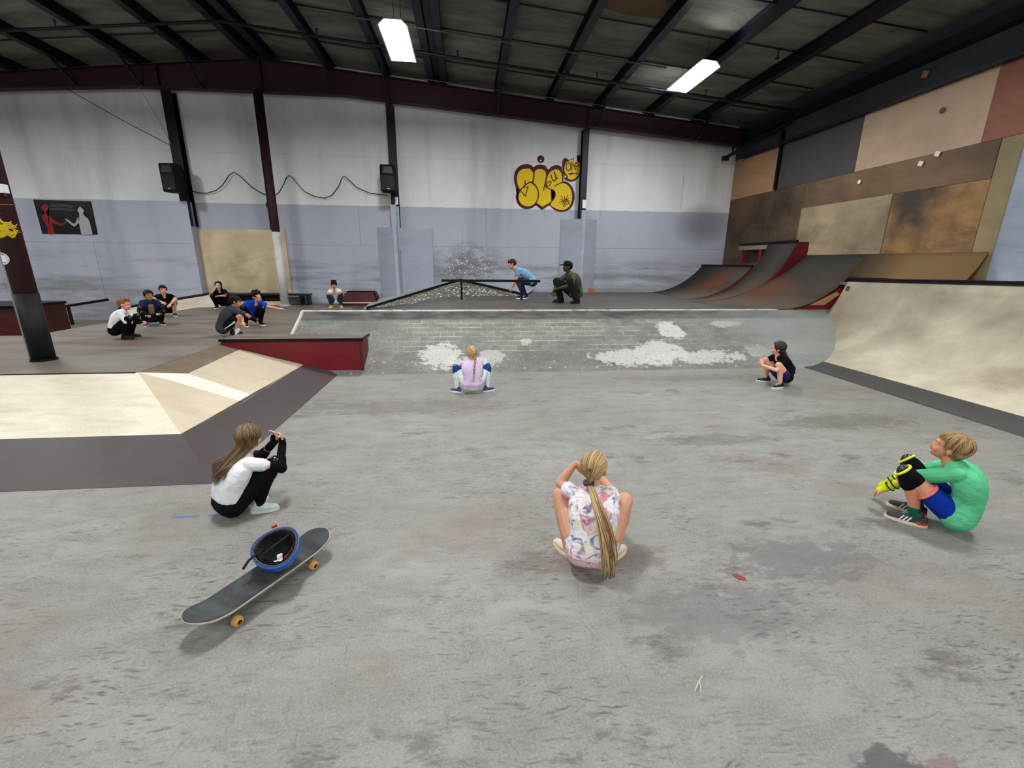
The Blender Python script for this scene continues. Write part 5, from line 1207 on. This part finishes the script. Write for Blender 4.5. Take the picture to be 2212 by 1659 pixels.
person('boy in green tee and blue shorts squatting at the right, black and yellow knee pads', (3.085, 2.40, 0), R_(37), .90, fs=1.2,
       pel=(0, -.17, .15), chest=(0, -.19, .36), neck=(0, -.075, .495), head=(.0, -.03, .62), hrot=(R_(4), R_(14), 0), knees=((-.13, .14, .38), (.13, .15, .38)), ankles=((-.10, .04), (.10, .06)), toes=(5, -8),
       elbows=((-.04, .10, .35), (.19, .14, .30)), wrists=((-.03, .25, .19), (.16, .26, .16)), hands=(((-.1, .7, -.6), (0, -1, -.4)), ((.0, .7, -.6), (0, -.8, -.5))), sk=(206, 142, 112),
       hair=dict(s='mop', c=((176, 142, 96), (112, 84, 54))), shirt=((94, 190, 138), .85, .0), bottom=((14, 46, 150), .46), sock=((20, 96, 70), .22), shoe=((64, 62, 64), (220, 206, 180)),
       extras=('stripes', ('hem', (232, 120, 110)), ('knee', (0, 1), BLK, (24, 28, 34), (222, 232, 30)), ('wrist', (0, 1), (200, 214, 34), (14, 14, 16))), vox=.0048, shw=.12)
person('girl in lilac top and white leggings squatting before the brick bank, blonde braid', (.05, 5.80, 0), R_(3), .86,
       pel=(0, -.12, .14), chest=(0, -.09, .34), neck=(0, .0, .47), head=(.0, .03, .60), hrot=(R_(14), R_(-4), 0), knees=((-.24, .02, .37), (.24, .02, .37)), ankles=((-.23, -.02), (.23, -.02)), toes=(52, -62),
       elbows=((-.18, .14, .38), (.18, .14, .38)), wrists=((-.05, .26, .42), (.05, .26, .42)), sk=S3, hair=dict(s='braid', c=((214, 186, 130), (150, 118, 76)), tie=(.03, -.10, -.05), end=((.03, -.15, .45), (.02, -.19, .36), (.0, -.225, .24))),
       shirt=((206, 184, 212), .35, .05), bottom=((212, 222, 224), 'long'), shoe=((70, 74, 120), (232, 232, 236)), extras=('laces', ('knee', (0, 1), (30, 62, 112), (40, 84, 140))), vox=.006)
person('girl with very long dark hair, black tee and purple shorts, by the quarter pipe', (4.42, 5.82, 0), R_(86), .88,
       pel=(0, -.15, .14), chest=(0, -.11, .34), neck=(0, .0, .47), head=(.0, .04, .61), hrot=(R_(-26), 0, 0), knees=((-.18, .09, .38), (.18, .09, .38)), ankles=((-.19, .02), (.19, .02)), toes=(12, -28),
       elbows=((-.21, .13, .30), (.2, .16, .34)), wrists=((-.03, .27, .34), (.01, .27, .34)), hands=(((.1, .1, 1), (1, 0, 0)), ((-.1, .1, 1), (-1, 0, 0))), sk=(224, 172, 146),
       hair=dict(s='long', c=((58, 38, 34), (36, 24, 24)), end=((.03, -.27, .40), (.05, -.33, .17)), w=.10, n=420, r=.0055), shirt=(BLK, .3, .03), bottom=((56, 34, 92), .45), shoe=((34, 34, 38), (230, 230, 228)), extras=('laces',), curl=(.1, .15))
D = ZD+.001; U = ZU+.001
person('red haired boy in a white shirt squatting on the lower deck, facing right, black pads', (-5.40, 7.62, D), R_(-74), .88,
       head=(0, .05, .61), hrot=(R_(-6), R_(-8), 0), elbows=((-.18, .10, .33), (.19, .08, .32)), wrists=((-.08, .22, .30), (.08, .23, .29)), sk=(226, 158, 136), hair=dict(s='crop', c=((154, 98, 58), (118, 74, 44))),
       shirt=((232, 232, 232), 1.4, .16), bottom=(BLK, 'long'), extras=(('knee', (0, 1), BLK, (30, 30, 34)), ('wrist', (0, 1), BLK)), shoe=((18, 18, 20), (30, 30, 32)))
person('boy in open navy shirt and printed tee, crouching behind the red haired boy', (-5.98, 9.15, D), R_(-140), .92,
       pel=(0, -.14, .15), chest=(0, -.06, .35), neck=(0, .03, .49), head=(0, .05, .62), hrot=(R_(12), 0, 0), elbows=((-.19, .10, .32), (.19, .10, .32)), wrists=((-.10, .24, .28), (.12, .24, .26)), sk=(178, 124, 88), hair=dict(s='short', c=((24, 20, 24), (14, 12, 16))),
       shirt=((150, 130, 84), .5, .02), bottom=(BLK, 'long'), extras=(('jacket', (34, 42, 66), 1., (150, 122, 92)), ('knee', (0, 1), BLK, BLK), ('wrist', (0, 1), BLK)))
person('boy in black tee squatting between the navy shirted boy and the girl in black', (-6.60, 10.6, D), R_(-150), .94,
       elbows=((-.21, .12, .40), (.21, .12, .42)), wrists=((-.09, .22, .30), (.06, .26, .36)), hrot=(R_(8), 0, 0), sk=(214, 160, 134), hair=dict(s='short', c=((34, 28, 26), (20, 16, 18))), shirt=(BLK, .5, .03), bottom=((40, 40, 44), .8), shoe=((20, 20, 22), (220, 220, 220)))
person('girl in black with long dark hair, hand at her mouth, by the tan sheet', (-6.33, 12.35, D), R_(-168), .93,
       elbows=((-.20, .12, .36), (.21, .12, .40)), wrists=((-.03, .24, .36), (.04, .14, .58)), hands=(((1, .2, 0), (0, 0, -1)), ((-.4, 0, .8), (0, -1, .2))), hrot=(R_(4), 0, 0), sk=(206, 158, 140), hair=dict(s='long', c=((32, 24, 26), (18, 14, 16)), end=((0, -.1, .45), (0, -.14, .34)), w=.08, n=130, r=.007),
       shirt=(BLK, .5, .03), bottom=(BLK, 'long'), shoe=((20, 20, 22), (225, 225, 225)), extras=(('knee', (0, 1), BLK, (30, 30, 32)),))
person('boy in dark grey tee and black shorts squatting with his back turned, white socks', (-3.88, 7.8, D), R_(-62), .93,
       head=(0, .10, .60), neck=(0, .05, .49), hrot=(R_(-12), R_(-18), 0), knees=((-.17, .13, .36), (.19, .11, .35)), ankles=((-.14, .0), (.17, .03)), toes=(15, -35), elbows=((-.14, .20, .36), (.17, .22, .38)), wrists=((-.02, .30, .30), (.12, .34, .27)),
       sk=(196, 142, 112), hair=dict(s='short', c=((26, 22, 24), (16, 14, 16))), shirt=((62, 64, 68), .8, .0), bottom=((18, 20, 26), .75), sock=((230, 230, 224), .28), shoe=((46, 38, 44), (70, 60, 66)), extras=(('stripe',), ('wrist', (1,), BLK)))
person('boy in bright blue tee leaning forward with one arm stretched out to the side', (-4.10, 9.0, D), R_(-140), .96,
       pel=(0, -.16, .20), chest=(-.02, -.03, .38), neck=(-.06, .10, .47), head=(-.09, .16, .58), hrot=(R_(10), R_(-22), R_(12)), knees=((-.16, .12, .34), (.17, .12, .38)), elbows=((-.26, .16, .38), (.22, .10, .30)), wrists=((-.45, .20, .32), (.24, .24, .12)),
       hands=(((-1, .2, .1), (0, -.3, -1)), ((.1, .7, -.5), (0, -.6, -.8))), sk=(210, 152, 122), hair=dict(s='curly', c=((32, 24, 22), (20, 16, 16))), shirt=((26, 70, 190), .6, .02), bottom=(BLK, 'long'), shoe=((18, 18, 20), (232, 232, 232)), extras=(('knee', (0, 1), BLK, BLK),))
person('boy in white tee and black beanie squatting before the dark red kicker box', (-3.52, 12.55, D), R_(-172), .95,
       head=(0, .06, .63), hrot=(R_(6), R_(-6), 0), elbows=((-.15, .18, .40), (.17, .18, .38)), wrists=((-.26, .28, .44), (-.03, .28, .42)), sk=(190, 132, 102), hair=dict(s='short', c=DARK), shirt=((228, 228, 226), .5, .03), bottom=((52, 62, 74), 'long'),
       shoe=((196, 176, 70), (236, 232, 210)), sock=((225, 225, 220), .2), extras=(('beanie',),))
person('man in light blue tee and dark jeans half squatting behind the flat rail', (1.40, 11.1, U), R_(84), 1.25, hs=.84,
       pel=(0, -.17, .33), chest=(0, -.05, .46), neck=(0, .14, .56), head=(0, .235, .655), hrot=(R_(0), R_(-26), 0), knees=((-.09, .12, .35), (.09, .10, .35)), ankles=((-.08, .0), (.08, -.03)), toes=(0, 0), shw=.11, elbows=((-.13, .14, .40), (.13, .16, .38)), wrists=((-.1, .22, .24), (.09, .24, .22)),
       sk=(206, 146, 122), hair=dict(s='crop', c=((62, 38, 32), (38, 24, 22))), shirt=((112, 158, 184), .55, .05), bottom=((38, 54, 82), 'long'), shoe=((22, 24, 34), (232, 232, 234)), sock=((228, 228, 228), .22), hw=None)
person('man in olive green tee, dark trousers and black cap squatting on the upper deck', (2.24, 9.9, U), R_(104), 1.25, hs=.86,
       pel=(0, -.15, .17), chest=(0, -.12, .37), neck=(0, -.02, .50), head=(0, .03, .625), hrot=(R_(-8), 0, 0), knees=((-.19, .08, .40), (.17, .15, .37)), ankles=((-.2, -.08), (.12, .08)), toes=(10, -5), elbows=((-.22, .06, .32), (.21, .14, .33)), wrists=((-.02, .22, .25), (.06, .24, .20)),
       sk=(74, 52, 42), hair=dict(s='crop', c=((22, 18, 18), (14, 12, 12))), shirt=((74, 78, 58), .75, .02), bottom=((36, 34, 32), 'wide'), shoe=((18, 18, 18), (26, 26, 26)), extras=(('cap',),), shw=.125)


# ------------------------------------------------------------------ camera
F, H, TH, YAW, ROLL = 959., 1.7, R_(15.4), R_(5.8), R_(.45)
fwd = V((math.sin(YAW)*math.cos(TH), math.cos(YAW)*math.cos(TH), -math.sin(TH)))
r0 = V((math.cos(YAW), -math.sin(YAW), 0)); u0 = r0.cross(fwd)
rt = r0*math.cos(ROLL)+u0*math.sin(ROLL); up = rt.cross(fwd)
cd = bpy.data.cameras.new('camera'); cam = link(bpy.data.objects.new('camera', cd))
cam.matrix_world = Matrix(((rt.x, up.x, -fwd.x, 0), (rt.y, up.y, -fwd.y, 0), (rt.z, up.z, -fwd.z, H), (0, 0, 0, 1)))
cd.sensor_width = 36; cd.lens = F/2212*36; cd.clip_start = .05; cd.clip_end = 100
SC.camera = cam
SC.view_settings.view_transform = 'Standard'; SC.view_settings.look = 'None'; SC.view_settings.gamma = 1
SC.view_settings.use_curve_mapping = False; SC.view_settings.exposure = .78
SC.cycles.use_denoising = True; SC.cycles.max_bounces = 6; SC.cycles.diffuse_bounces = 4; SC.cycles.use_adaptive_sampling = True; SC.cycles.adaptive_threshold = .05; SC.cycles.adaptive_min_samples = 20
